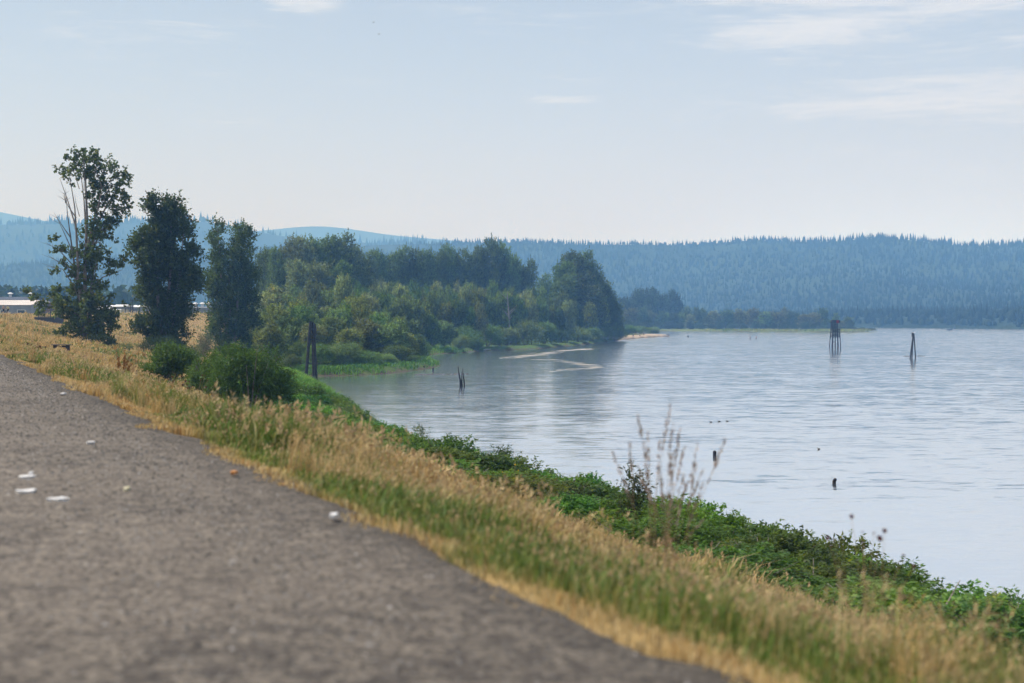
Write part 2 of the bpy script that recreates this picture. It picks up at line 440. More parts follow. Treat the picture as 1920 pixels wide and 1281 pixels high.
# ------------------------------------------------------------------ gravel path on the crest
ts = np.concatenate([np.arange(-40, 60, 0.25), np.arange(60, 420, 2.0)])
lats = np.array([-4.9, -4.4, -3.6, -2.6, -1.6, -0.6, -0.2, 0.0])
rows = []
for k, la in enumerate(lats):
    w = la + (0 if 0 < k < 7 else 1) * ((vnoise(ts, ts * 0, 1.6, 31 + k) - 0.5) * 0.42 + (vnoise(ts, ts * 0, 0.45, 41 + k) - 0.5) * 0.22)
    x, y = along(ts, w)
    z = crest(ts) + 0.012 + 0.05 * (1 - ((la + 2.4) / 2.5) ** 2) - (0.05 if k in (0, 7) else 0)
    rows.append(np.stack([x, y, z], -1))
G = np.stack(rows, 1); nt = len(ts); nl = len(lats)
ii = np.arange(nt * nl).reshape(nt, nl)
ff = np.stack([ii[:-1, :-1], ii[:-1, 1:], ii[1:, 1:], ii[1:, :-1]], -1).reshape(-1, 4)
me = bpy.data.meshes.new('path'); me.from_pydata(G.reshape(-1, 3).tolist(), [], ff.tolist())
for q in me.polygons: q.use_smooth = True
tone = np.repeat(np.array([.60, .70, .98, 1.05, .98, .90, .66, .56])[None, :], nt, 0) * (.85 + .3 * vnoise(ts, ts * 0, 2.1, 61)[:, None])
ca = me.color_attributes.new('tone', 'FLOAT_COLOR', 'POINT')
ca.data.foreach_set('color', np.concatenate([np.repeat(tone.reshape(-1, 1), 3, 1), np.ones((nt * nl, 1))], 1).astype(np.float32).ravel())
t = NT('crushed_gravel')
p = t.pos(); n0 = t.noise(p, 0.55, 4, 0.6); n1_ = t.noise(p, 5.0, 6, 0.75); n2_ = t.noise(p, 19, 5, 0.75); n3_ = t.noise(p, 110, 3, 0.7)
c = t.mix(t.ramp(n1_, 0.40, 0.58), (0.105, 0.090, 0.078), (0.265, 0.226, 0.182))
c = t.mix(t.ramp(n0, 0.35, 0.68, 0.0, 0.55), c, (0.31, 0.26, 0.21))
c = t.mix(t.ramp(n2_, 0.38, 0.60, 0.85, 0.0), c, (0.060, 0.052, 0.048))
c = t.mix(t.ramp(n3_, 0.60, 0.74, 0.0, 0.6), c, (0.42, 0.39, 0.35))
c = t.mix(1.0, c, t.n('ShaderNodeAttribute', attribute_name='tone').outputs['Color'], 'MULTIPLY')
h = t.math('ADD', t.math('MULTIPLY', n2_, 0.6), t.math('MULTIPLY', n3_, 0.4))
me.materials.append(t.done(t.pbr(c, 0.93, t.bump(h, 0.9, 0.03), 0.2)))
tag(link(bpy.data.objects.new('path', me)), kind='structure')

# ------------------------------------------------------------------ river
me = bpy.data.meshes.new('water')
wx = [-300, -120, -60, 0, 60, 150, 400, 1200, 8600]; wy = [-1500, -85, 0, 60, 130, 220, 350, 600, 1000, 2000, 4000, 9000]
me.from_pydata([(a, b, 0.0) for b in wy for a in wx], [], [(j * 9 + i, j * 9 + i + 1, (j + 1) * 9 + i + 1, (j + 1) * 9 + i) for j in range(11) for i in range(8)])
t = NT('river_water')
p = t.pos()
def wave(sc3, dist, kx, ky):
    q = t.n('ShaderNodeMapping'); q.inputs['Scale'].default_value = sc3; q.inputs['Rotation'].default_value = (0, 0, R(6)); t.l(p, q.inputs[0])
    z_ = t.n('ShaderNodeTexNoise'); z_.inputs['Scale'].default_value = 1.0; z_.inputs['Detail'].default_value = 3; z_.inputs['Roughness'].default_value = 0.55; z_.inputs['Distortion'].default_value = dist
    t.l(q.outputs[0], z_.inputs[0])
    s_ = t.n('ShaderNodeVectorMath', operation='SUBTRACT'); t.l(z_.outputs['Color'], s_.inputs[0]); s_.inputs[1].default_value = (.5, .5, .5)
    m_ = t.n('ShaderNodeVectorMath', operation='MULTIPLY'); t.l(s_.outputs[0], m_.inputs[0]); m_.inputs[1].default_value = (kx, ky, 0); return m_.outputs[0]
def vadd(a_, b_):
    q = t.n('ShaderNodeVectorMath', operation='ADD'); t.l(a_, q.inputs[0])
    if isinstance(b_, tuple): q.inputs[1].default_value = b_
    else: t.l(b_, q.inputs[1])
    return q.outputs[0]
sx = t.n('ShaderNodeSeparateXYZ'); t.l(p, sx.inputs[0])
lee = t.math('ADD', sx.outputs[0], t.math('MULTIPLY', sx.outputs[1], -0.10))   # sheltered under the wooded shore
big = t.noise(p, 0.03, 4, 0.6, (0.5, 1.2, 1))
amp = t.math('MULTIPLY', t.ramp(lee, -48, 30, 0.35, 1.0), t.ramp(big, 0.34, 0.60, 0.5, 1.15))
amp = t.math('MULTIPLY', amp, t.ramp(sx.outputs[1], 140, 520, 1.0, 2.1))      # choppier out in mid river
slope = vadd(vadd(wave((0.45, 1.5, 1), 0.5, .09, .19), wave((1.3, 4.2, 1), 0.3, .05, .10)), wave((0.10, 0.34, 1), 0.4, .04, .09))
sc_ = t.n('ShaderNodeVectorMath', operation='SCALE'); t.l(slope, sc_.inputs[0]); t.l(amp, sc_.inputs['Scale'])
nn = t.n('ShaderNodeVectorMath', operation='NORMALIZE'); t.l(vadd(sc_.outputs[0], (0, 0, 1)), nn.inputs[0])
nrm = nn.outputs[0]
deep = t.pbr((0.22, 0.25, 0.27), 0.35, None, 0.2)
gl = t.n('ShaderNodeBsdfGlossy'); gl.inputs['Color'].default_value = (0.97, 0.98, 1, 1); gl.inputs['Roughness'].default_value = 0.13; t.l(nrm, gl.inputs['Normal'])
fr = t.n('ShaderNodeFresnel'); fr.inputs['IOR'].default_value = 1.333; t.l(nrm, fr.inputs['Normal'])
mx = t.n('ShaderNodeMixShader'); t.l(t.math('ADD', t.math('MULTIPLY', fr.outputs[0], 0.18), 0.83, True), mx.inputs[0]); t.l(deep, mx.inputs[1]); t.l(gl.outputs[0], mx.inputs[2])
me.materials.append(t.done(mx.outputs[0]))
tag(link(bpy.data.objects.new('water', me)), kind='structure')

# ------------------------------------------------------------------ far hills
def hill_material(name, a, b, sc):
    t = NT(name); p = t.pos(); n = t.noise(p, sc, 6, 0.6); n2_ = t.noise(p, sc * 9, 3, 0.7)
    c = t.mix(t.ramp(n, 0.38, 0.62), a, b)
    return t.done(t.pbr(c, 0.95, t.bump(n2_, 1.0, 6.0), 0.1))
M_HILL = hill_material('wooded_hillside', (0.018, 0.03, 0.014), (0.034, 0.052, 0.022), 0.006)
M_CONIFER = leaf_material('conifer_needles', 0.4, 0.8, 0.1)
def hills(name, prof, foot, ridge, back, seed, smooth_skyline=True, nx=260, nu=46, rough=0.10, steep=2.0):
    px = np.array([a for a, b in prof], float); py = np.array([b for a, b in prof], float)
    q = np.linspace(px[0], px[-1], nx)
    top = np.interp(q, px, py)
    top = np.convolve(np.pad(top, 4, 'edge'), np.ones(9) / 9, 'valid')
    u_ = np.linspace(0, 1.35, nu)
    Q, U = np.meshgrid(q, u_)
    fd = np.interp(Q, [a for a, b in foot], [b for a, b in foot])
    D = fd + (ridge - fd) * U
    D = np.where(U > 1, ridge + (U - 1) / 0.35 * (back - ridge), D)
    Hh = CAM_Z + (HOR - np.interp(Q, q, top)) / F * ridge
    prof_u = np.where(U <= 1, 0.05 * sstep(0, 0.05, U) + 0.95 * np.power(np.clip(U, 0, 1), steep), 1 - 0.85 * sstep(1, 1.35, U))
    Xx = bearing(Q) * D
    spur = (fbm(Xx, D * 0.35, 420, seed) - 0.5) * rough * 2 * Hh * np.clip(np.sin(np.clip(U, 0, 1) * math.pi), 0, 1)
    Zz = np.where(U == 0, -2.5, 2 + (Hh - 2) * prof_u + spur)
    me = bpy.data.meshes.new(name)
    ii = np.arange(Q.size).reshape(Q.shape)
    ff = np.stack([ii[:-1, :-1], ii[:-1, 1:], ii[1:, 1:], ii[1:, :-1]], -1).reshape(-1, 4)
    me.from_pydata(np.stack([Xx, D, Zz], -1).reshape(-1, 3).tolist(), [], ff.tolist())
    for f_ in me.polygons: f_.use_smooth = True
    me.materials.append(M_HILL)
    tag(link(bpy.data.objects.new(name, me)), kind='structure')
    return q, u_, Xx, D, Zz
def conifers(name, grid, n, hmin, hmax, seed, ridge_share=0.25, umin=0.0, round_share=0.06, umax=1.0):
    q, u_, Xx, D, Zz = grid; g = np.random.default_rng(seed)
    iu = g.random(n) * 0.98 + 0.02 * umin
    iu = np.where(g.random(n) < ridge_share, 0.96 + 0.06 * g.random(n), umin + (umax - umin) * iu)
    fu = iu / 1.35 * (len(u_) - 1); fq = g.random(n) * (len(q) - 1.001)
    a = np.minimum(fu.astype(int), len(u_) - 2); b = fq.astype(int); da = fu - a; db = fq - b
    def S(A): return (A[a, b] * (1 - db) + A[a, b + 1] * db) * (1 - da) + (A[a + 1, b] * (1 - db) + A[a + 1, b + 1] * db) * da
    x, y, z = S(Xx), S(D), S(Zz)
    keep = (z > 1) & ((iu < .93) | (g.random(len(x)) < 1.6 * sstep(.3, .65, fbm(x, y, 260, seed + 9))))
    x, y, z = x[keep], y[keep], z[keep]; N = len(x)
    dens = fbm(x, y, 170, seed + 5)
    h = (hmin + (hmax - hmin) * g.random(N) ** 1.6) * (0.6 + 0.8 * dens)
    h = h * np.clip(np.hypot(x, y) / 2900, .3, 2) ** .7
    rnd = g.random(N) < round_share + 0.12 * (dens < 0.45)
    r = np.where(rnd, h * 0.26, h * (0.13 + 0.07 * g.random(N)))
    h = np.where(rnd, h * 0.6, h)
    K = 6; V = np.zeros((N, 2 * K + 1, 3)); ph = g.random(N) * 6.28
    for k in range(K):
        an = ph + 2 * math.pi * k / K; j = 0.75 + 0.5 * g.random(N)
        V[:, k] = np.stack([x + r * np.cos(an) * j, y + r * np.sin(an) * j, z + h * 0.08], -1)
        j2 = np.where(rnd, 0.95, 0.45) * (0.8 + 0.4 * g.random(N))
        V[:, K + k] = np.stack([x + r * np.cos(an + .4) * j2, y + r * np.sin(an + .4) * j2, z + h * np.where(rnd, 0.62, 0.55)], -1)
    V[:, 2 * K] = np.stack([x, y, z + h], -1)
    fs = []
    for k in range(K):
        k2 = (k + 1) % K
        fs.append((k, k2, K + k2, K + k)); fs.append((K + k, K + k2, 2 * K))
    tint = (0.9 + 0.2 * g.random(N))[:, None] * np.where(rnd[:, None], np.array([1.15, 1.2, 0.9]), np.array([0.9, 1.0, 0.9]))
    bag = Bag(); bag.add(V, fs, tint)
    o = bag.build(name, M_CONIFER); o.color = (0.026, 0.042, 0.022, 1)
    return tag(o, kind='stuff')
PA = [(-700, 520), (-300, 505), (0, 498), (300, 480), (480, 466), (640, 461), (750, 456), (850, 455), (930, 453), (1000, 452), (1060, 458), (1130, 457), (1200, 456), (1290, 460), (1340, 455), (1390, 449),
      (1440, 446), (1500, 452), (1535, 458), (1590, 447), (1640, 443), (1690, 446), (1740, 453), (1800, 460), (1860, 463), (1920, 457), (2050, 452), (2250, 456), (2600, 470), (3000, 480)]
ga = hills('hills', PA, [(-700, 2300), (800, 1900), (1300, 1250), (1640, 1030), (1780, 968), (1920, 915), (2300, 760), (3000, 600)], 2700, 3400, 5, rough=0.2, steep=1.9)
conifers('hillside_forest', ga, 34000, 7, 15, 51, 0.09)
conifers('shoreline_forest', ga, 7500, 9, 19, 57, 0.0, 0.004, .5, .14)
PB = [(-1500, 430), (-700, 425), (-200, 412), (0, 418), (60, 416), (120, 415), (250, 413), (360, 408), (420, 415), (470, 428), (520, 440), (580, 445), (680, 452), (800, 458), (1000, 475), (1300, 500)]
gb = hills('hills', PB, [(-1500, 2900), (1300, 2900)], 4000, 4800, 8, nx=200, nu=30)
conifers('ridge_forest', gb, 8000, 10, 25, 52, 0.3, 0.3)
PC = [(-900, 405), (-300, 380), (-120, 376), (0, 392), (60, 409), (200, 428), (420, 436), (500, 430), (545, 424), (580, 420), (610, 419.5), (640, 423), (690, 433), (760, 442), (850, 448), (1000, 468), (1300, 500)]
hills('hills', PC, [(-900, 5000), (1300, 5000)], 6200, 6800, 9, nx=160, nu=16, rough=0.04)

# ------------------------------------------------------------------ the summer haze over the valley
me = bpy.data.meshes.new('haze')
mb = MB().box((0, 3100, 215), (17600, 12000, 440))      # z -3.5 .. 413.5
t = NT('haze_air')
pv = t.n('ShaderNodeVolumePrincipled')
pv.inputs['Color'].default_value = (0.23, 0.515, 0.98, 1)
pv.inputs['Absorption Color'].default_value = (1, 1, 1, 1)
pv.inputs['Density'].default_value = 0.00032
pv.inputs['Anisotropy'].default_value = 0.25
for nm in ('Density Attribute', 'Color Attribute', 'Temperature Attribute'):
    if nm in pv.inputs: pv.inputs[nm].default_value = ''
t.l(pv.outputs[0], t.out.inputs['Volume'])
tag(mb.build('haze', t.m), kind='stuff')
# ------------------------------------------------------------------ trees and shrubs
def unit(g, n):
    d = g.normal(size=(n, 3)); return d / np.linalg.norm(d, axis=1)[:, None]
def norm(v): return v / np.maximum(np.linalg.norm(v, axis=1), 1e-9)[:, None]
def foliage(blobs, n_spray, per, L, W, twig, seed, up=0.25, shell=0.45, var=0.35, yellow=0.04, droop=0.0, base_tint=(1, 1, 1), flat=False, lump=0.18):
    """leafy sprays over ellipsoid boughs: blobs = (x, y, z, rx, ry, rz[, weight])"""
    g = np.random.default_rng(seed)
    B = np.array([(*b, b[3] * b[4] + b[4] * b[5]) if len(b) == 6 else b for b in blobs], float)
    w = B[:, 6] / B[:, 6].sum()
    k = g.choice(len(B), n_spray, p=w)
    d = unit(g, n_spray)
    d[:, 2] = np.where(d[:, 2] < -0.55, -d[:, 2], d[:, 2])
    r = shell + (1 - shell) * np.sqrt(g.random(n_spray))
    r *= 1 + lump * np.sin(d[:, 0] * 5 + k) * np.cos(d[:, 2] * 6 + 2 * k) + 0.10 * g.normal(size=n_spray)
    P = B[k, :3] + d * B[k, 3:6] * r[:, None]
    out = norm(d + 0.55 * unit(g, n_spray) + np.array([0, 0, up]))
    st = base_tint * np.ones((n_spray, 3)) * (1 + var * (g.random(n_spray) - 0.5) * 2)[:, None]
    yel = g.random(n_spray) < yellow
    st[yel] *= np.array([1.7, 1.25, 0.8])
    # leaves along each twig
    N = n_spray * per
    s = np.tile((np.arange(per) + 0.5) / per, n_spray) * twig * np.repeat(0.6 + 0.8 * g.random(n_spray), per)
    side = unit(g, N)
    O = np.repeat(out, per, 0)
    C = np.repeat(P, per, 0) + O * s[:, None] + side * (L * 0.45)
    C[:, 2] -= droop * s ** 2
    T = norm(O * 0.6 + side * 0.9 + np.array([0, 0, -0.25 - droop]))
    Nn = norm(unit(g, N) * 0.9 + np.array([0, 0, 0.55]))
    Bv = norm(np.cross(T, Nn))
    l = L * (0.65 + 0.7 * g.random(N))[:, None]; ww = W * (0.65 + 0.7 * g.random(N))[:, None]
    fold = np.cross(Bv, T) * ww * 0.22
    V = np.stack([C - T * l * 0.5, C + Bv * ww * 0.5 + fold, C + T * l * 0.5, C - Bv * ww * 0.5 + fold], 1)
    tint = np.repeat(st, per, 0) * (0.8 + 0.4 * g.random(N))[:, None]
    return V, tint
def crown_mesh(name, *args, mat=None, **kw):
    V, tint = foliage(*args, **kw)
    b = Bag(); b.add(V, [(0, 1, 2, 3)], tint); return b.mesh(name, mat or M_LEAF)

def limbs(mb, base, h, r, n, seed, spread=0.35, start=0.3, leaders=1, lean=0.0):
    g = random.Random(seed)
    tops = []
    for q in range(leaders):
        a = g.uniform(0, 6.28); sp = spread * 0.35 * h if leaders > 1 else lean * h
        pts = [Vector(base)]
        for i in range(1, 6):
            f = i / 5
            pts.append(Vector((base[0] + math.cos(a) * sp * f ** 1.3 + g.uniform(-1, 1) * 0.012 * h, base[1] + math.sin(a) * sp * f ** 1.3 + g.uniform(-1, 1) * 0.012 * h, base[2] + h * 0.93 * f * (1 if q == 0 else g.uniform(.75, .95)))))
        rr = r / math.sqrt(leaders)
        mb.tube(pts, [rr * 1.25, rr, rr * .8, rr * .55, rr * .32, rr * .08], 6)
        tops.append(pts)
    for i in range(n):
        pts = g.choice(tops); f = start + (0.92 - start) * g.random(); k = f * 5; j = min(int(k), 4)
        p = pts[j].lerp(pts[j + 1], k - j); a = g.uniform(0, 6.28); ln = h * spread * (1.15 - f) * g.uniform(.6, 1.1)
        e = p + Vector((math.cos(a) * ln, math.sin(a) * ln, ln * g.uniform(.35, .9)))
        m = p.lerp(e, .5) + Vector((0, 0, -ln * .08))
        r0 = r * (1.05 - f) * .45
        mb.tube([p, m, e], [r0, r0 * .7, r0 * .15], 5)
    return mb

def make_tree(name, crown_me, trunk_me, color, loc, rz=0.0, sc=(1, 1, 1), label=None, cat='tree', group=None, crown_name='crown'):
    root = empty(name, loc, rz); root.scale = sc
    if trunk_me is not None:
        link(bpy.data.objects.new('trunk', trunk_me), root)
    c = link(bpy.data.objects.new(crown_name, crown_me), root); c.color = (*color, 1)
    return tag(root, label, cat, group)

# kinds of tree: (crown mesh, trunk mesh), unit sized: the crown is about 1 m half-width scaled below
def cottonwood_proto(seed, h=28.0, w=7.5, leaf=0.62, n=2300, f0=.18):
    g = np.random.default_rng(seed); bl = []
    for i in range(26):
        f = f0 + (.96 - f0) * (i + g.random()) / 26
        a = g.random() * 6.28; rad = w * (0.35 + 0.55 * math.sin(min(1, f * 1.08) * math.pi * 0.86 + 0.25)) * (0.35 + 0.45 * g.random())
        s = w * (0.34 + 0.2 * g.random()) * (1.15 - 0.45 * f)
        bl.append((math.cos(a) * rad, math.sin(a) * rad, f * h, s, s, s * (1.1 + 0.5 * g.random())))
    bl.append((0, 0, h * .55, w * .5, w * .5, h * .36))
    cm = crown_mesh('cottonwood_crown', bl, n, 7, leaf, leaf * .75, 1.7, seed, up=0.5, shell=.6, var=0.5, yellow=.02, lump=0.32)
    tm = limbs(MB(), (0, 0, -0.6), h * .9, 0.42, 16, seed, 0.28, 0.25, 2).mesh('cottonwood_trunk', M_BARK)
    return cm, tm
def willow_proto(seed, h=10.0, w=5.2, leaf=0.42, n=2300):
    g = np.random.default_rng(seed); bl = []
    for i in range(22):
        f = 0.12 + 0.72 * g.random() ** .8
        a = g.random() * 6.28; rad = w * 0.72 * math.sqrt(max(0.05, 1 - (f - .2) ** 2 / .62)) * (0.45 + .55 * g.random())
        s = w * (0.24 + 0.16 * g.random())
        bl.append((math.cos(a) * rad, math.sin(a) * rad, f * h, s, s, s * (.75 + .35 * g.random())))
    bl.append((0, 0, h * .45, w * .55, w * .55, h * .38))
    cm = crown_mesh('willow_crown', bl, n, 7, leaf, leaf * .62, .8, seed, up=.4, shell=.62, var=.5, yellow=.02, lump=.3, droop=.1)
    tm = limbs(MB(), (0, 0, -0.5), h * .8, 0.26, 12, seed, 0.45, 0.15, 3).mesh('willow_trunk', M_BARK)
    return cm, tm
def shrub_proto(seed, h=3.2, w=2.3, leaf=0.17, n=1500, per=7, wl=.5, up=.5, twig=.6):
    g = np.random.default_rng(seed); bl = []
    for i in range(13):
        a = g.random() * 6.28; rad = w * (.1 + .62 * g.random()); f = .15 + .62 * g.random() * (1.1 - .5 * rad / w)
        s = w * (.26 + .2 * g.random()); bl.append((math.cos(a) * rad, math.sin(a) * rad, f * h, s, s, s * .9))
    cm = crown_mesh('shrub_crown', bl, n, per, leaf, leaf * wl, twig, seed, up=up, var=.3, lump=.2)
    mb = MB(); q = random.Random(seed)
    for i in range(7):
        a = q.uniform(0, 6.28); e = Vector((math.cos(a) * w * .5, math.sin(a) * w * .5, h * q.uniform(.6, .85)))
        mb.tube([(math.cos(a) * .12, math.sin(a) * .12, -.25), e * .5 + Vector((0, 0, .1)), e], [.05, .035, .01], 5)
    return cm, mb.mesh('shrub_stems', M_BARK)
COTTON = [cottonwood_proto(100 + i, 28 + 1.5 * (i % 3), 7.0 + 0.5 * (i % 2)) for i in range(4)]
WILLOW = [willow_proto(200 + i) for i in range(5)]
SHRUB = [shrub_proto(300 + i) for i in range(4)]
FARTREE = [cottonwood_proto(350 + i, 12, 4.2, .62, 700, .04) for i in range(4)]
C_COTTON = (0.115, 0.178, 0.064); C_WILLOW = (0.165, 0.235, 0.085); C_GREY = (0.255, 0.305, 0.155); C_OLIVE = (0.185, 0.215, 0.068)
C_SHRUB = (0.085, 0.145, 0.045); C_POPLAR = (0.075, 0.120, 0.042)

# --- the tall thin cottonwood with dead limbs
def px_local(px0, py0, D):
    return lambda px, py, y=0.0: ((px - px0) * D / F, y, (py0 - py) * D / F)
def lone_cottonwood():
    D = 180.0; x, y = at(160, D); z = gz(x, y); py0 = HOR + (CAM_Z - z) / D * F
    L = px_local(160, py0, D); g = np.random.default_rng(5); k = D / F
    root = empty('cottonwood_tree', (x, y, z))
    tag(root, 'tallest lone tree by the golden bank, thin tufted crown over bare pale stems', 'tree')
    m = MB()
    def stem(pts, r0, r1, mb=m, n=7):
        P = [Vector(L(a, b, (c[0] if c else 0))) for a, b, *c in pts]
        mb.tube(P, [r0 + (r1 - r0) * i / (len(P) - 1) for i in range(len(P))], n)
    stem([(157, py0 + 6), (156, 630), (155, 600), (159, 540), (162, 470), (164, 400), (162, 340), (158, 300)], .42, .05)
    stem([(160, py0 + 6), (163, 620, .4), (170, 560, .6), (171, 480, .7), (174, 432, .9), (196, 385, 1.2), (222, 345, 1.4)], .34, .04)
    stem([(156, 610), (150, 520, -.6), (148, 440, -.8), (146, 390, -1), (138, 335, -1.2)], .22, .03)
    stem([(163, 470), (178, 420, -.5), (190, 390, -1), (197, 350, -1.3), (185, 318, -1.4)], .17, .03)
    stem([(171, 470, .6), (186, 440, .3), (206, 410, 0), (232, 385, -.2)], .14, .03)
    stem([(148, 430, -.8), (133, 375, -1.2), (119, 338, -1)], .10, .02)
    stem([(162, 430), (155, 370, .8), (147, 320, 1.2)], .12, .02)
    stem([(170, 540, .6), (188, 520, 1), (225, 505, 1.4)], .12, .02)
    stem([(157, 600), (120, 575, .8), (78, 552, 1.6)], .13, .02)
    for i in range(46):       # fine branches through the crown
        b_ = g.uniform(300, 560); a_ = g.uniform(135, 232) if b_ < 440 else g.uniform(120, 205)
        stem([(160 + (a_ - 160) * .45, b_ + 42, .3 * g.normal()), (160 + (a_ - 160) * .78, b_ + 16, .8 * g.normal()), (a_, b_, 1.2 * g.normal())], .06, .012, n=4)
    m.build('trunk', M_BARK, root)
    dead = [[(154, 590), (141, 520, .5), (131, 460, .9), (122, 400, 1.2), (118, 352, 1.4)], [(129, 445, .9), (113, 420, .6), (100, 398, .4)],
            [(148, 410, -.9), (132, 388, -.6), (121, 366, -.4)], [(132, 470, .9), (113, 432, 1.4), (99, 404, 1.6)], [(137, 500, .6), (112, 470, 0), (88, 455, -.4)],
            [(139, 515, .5), (108, 492, .9), (85, 478, 1.2)], [(146, 550, .4), (120, 505, -.4), (92, 500, -.9)], [(118, 380, 1.4), (116, 366, 1.5), (114, 360, 1.5)]]
    for d in dead:
        mb = MB(); stem(d, .085 if len(d) < 5 else .2, .012, mb, 5)
        e = d[-1]; q = d[-2]
        for s in (-1, 1):
            stem([((e[0] + q[0]) / 2, (e[1] + q[1]) / 2, q[2]), (e[0] + s * 6, (e[1] + q[1]) / 2 - 8, q[2] + s)], .03, .008, mb, 4)
        mb.build('dead_limb', M_DEADWOOD, root)
    cl = [(160, 292, 20, 10), (144, 305, 20, 12), (135, 322, 20, 10), (116, 318, 9, 7), (130, 338, 9, 6), (176, 305, 18, 14), (186, 322, 20, 12), (206, 318, 20, 16), (217, 335, 16, 12),
          (236, 335, 10, 14), (238, 350, 10, 10), (215, 358, 16, 13), (195, 352, 12, 10), (231, 378, 10, 10), (222, 398, 12, 10), (240, 392, 7, 6), (212, 416, 10, 7), (200, 424, 9, 6), (186, 332, 12, 8), (160, 318, 12, 8),
          (192, 445, 14, 10), (178, 438, 10, 10), (150, 440, 11, 16), (196, 470, 16, 12), (180, 488, 17, 18), (205, 498, 12, 9), (226, 502, 12, 10), (215, 515, 10, 6), (234, 492, 6, 6),
          (160, 470, 10, 14), (140, 480, 14, 12), (104, 452, 9, 6), (118, 470, 10, 9), (122, 500, 10, 8), (145, 515, 14, 18), (168, 530, 20, 22), (188, 540, 12, 10), (150, 550, 26, 18), (125, 545, 12, 10),
          (105, 545, 12, 8), (88, 556, 12, 9), (68, 560, 11, 8), (58, 550, 7, 6), (76, 575, 14, 9), (96, 575, 10, 10), (82, 590, 9, 9), (120, 580, 16, 10), (150, 585, 26, 20), (180, 580, 20, 20), (196, 598, 12, 12),
          (135, 612, 22, 14), (165, 618, 26, 18), (190, 625, 18, 18), (120, 632, 14, 10), (150, 645, 24, 14), (185, 650, 22, 14), (205, 640, 8, 12)]
    for i in range(150):
        b_ = 285 + 165 * g.random() ** .9; lo = np.interp(b_, [285, 305, 325, 345, 400, 450], [142, 120, 108, 130, 172, 172]); hi = np.interp(b_, [285, 305, 330, 350, 400, 430, 450], [178, 220, 246, 250, 246, 216, 208])
        cl.append((lo + (hi - lo) * g.random(), b_, 3.5 + 4 * g.random(), 3 + 3 * g.random()))
    for i in range(60): cl.append((g.normal(158, 26), g.uniform(455, 640), 4 + 5 * g.random(), 3 + 4 * g.random()))
    for i in range(60): cl.append((g.uniform(112, 214), g.uniform(560, 655), 6 + 6 * g.random(), 5 + 5 * g.random()))
    bl = []
    for a, b, rx, ry in cl:
        rx, ry = rx * .66, ry * .66
        a += g.normal() * 2.5
        yy = (g.random() - .5) * (3.0 if b < 540 else 5.0)
        X, _, Zz = L(a, b)
        bl.append((X, yy, Zz, rx * k, (rx + ry) / 2 * k * 1.1, ry * k, (rx * ry) ** .8 * (.62 if b < 450 else 1.1)))
    c = link(bpy.data.objects.new('crown', crown_mesh('cottonwood_crown', bl, 3300, 6, .36, .29, .6, 11, up=.35, shell=.15, var=.35, yellow=.06, lump=.1)), root)
    c.color = (0.085, 0.115, 0.040, 1)
lone_cottonwood()

def poplar(px, D, prof, label, seed, leaders, n, depth=.8):
    """prof: photo rows (py, left px, right px) turned into metres at the tree's own distance"""
    x, y = at(px, D); z = gz(x, y); k = D / F; py0 = HOR + (CAM_Z - z) / k
    g = np.random.default_rng(seed); root = empty('poplar_tree', (x, y, z)); tag(root, label, 'tree')
    bl = []
    for P in prof:
        py = np.array([p[0] for p in P], float); lx = np.array([p[1] for p in P], float); rx = np.array([p[2] for p in P], float)
        py[-1] = max(py[-1], py0); n_ = 46
        for i in range(n_):
            q = py[0] + 5 + (py[-1] - py[0] - 8) * (i + g.random()) / n_
            a, b = np.interp(q, py, lx), np.interp(q, py, rx); c = (a + b) / 2; hw = (b - a) / 2
            an = g.random() * 6.28; rr = .84 * math.sqrt(g.random())
            s = max(4.5, hw * (.22 + .26 * g.random() ** 1.4))
            bl.append(((c + math.cos(an) * rr * hw - px) * k, math.sin(an) * rr * 50 * k * depth, (py0 - q) * k, s * k, s * k, s * k * 1.25))
    c = link(bpy.data.objects.new('crown', crown_mesh('poplar_crown', bl, n, 7, .36, .28, 1.25, seed, up=.7, shell=.35, var=.45, yellow=.04, lump=.25)), root)
    c.color = (*C_POPLAR, 1)
    m = MB()
    for a, top in leaders:
        pts = []
        for f in np.linspace(0, 1, 6):
            pts.append(((px - px + (a - px) * f ** .7) * k + g.normal() * .1, g.normal() * .25, -.6 + f * (py0 - top) * k))
        m.tube(pts, [.3, .27, .22, .17, .1, .03], 7)
    m.build('trunk', M_BARK, root)
poplar(308, 190, [[(373, 284, 298), (384, 276, 314), (410, 264, 318), (440, 256, 320), (500, 247, 322), (520, 250, 318), (560, 251, 318), (600, 258, 318), (655, 260, 318)],
                  [(375, 316, 334), (386, 308, 344), (400, 304, 352), (430, 302, 364), (470, 300, 370), (510, 296, 378), (545, 300, 368), (585, 298, 364), (620, 300, 350), (655, 300, 350)]],
       'broad dense dark poplar, middle of three tall trees beside the golden field', 61, [(290, 385), (325, 380), (345, 420)], 6400)
poplar(432, 255, [[(414, 404, 416), (440, 395, 425), (480, 390, 432), (520, 381, 440), (560, 387, 444), (640, 394, 446)],
                  [(420, 446, 460), (440, 436, 472), (480, 428, 480), (520, 424, 488), (560, 424, 486), (600, 424, 489), (645, 430, 486)]],
       'two-topped dark poplar standing at the edge of the riverside thicket', 62, [(408, 420), (452, 425), (430, 480)], 6200, .9)

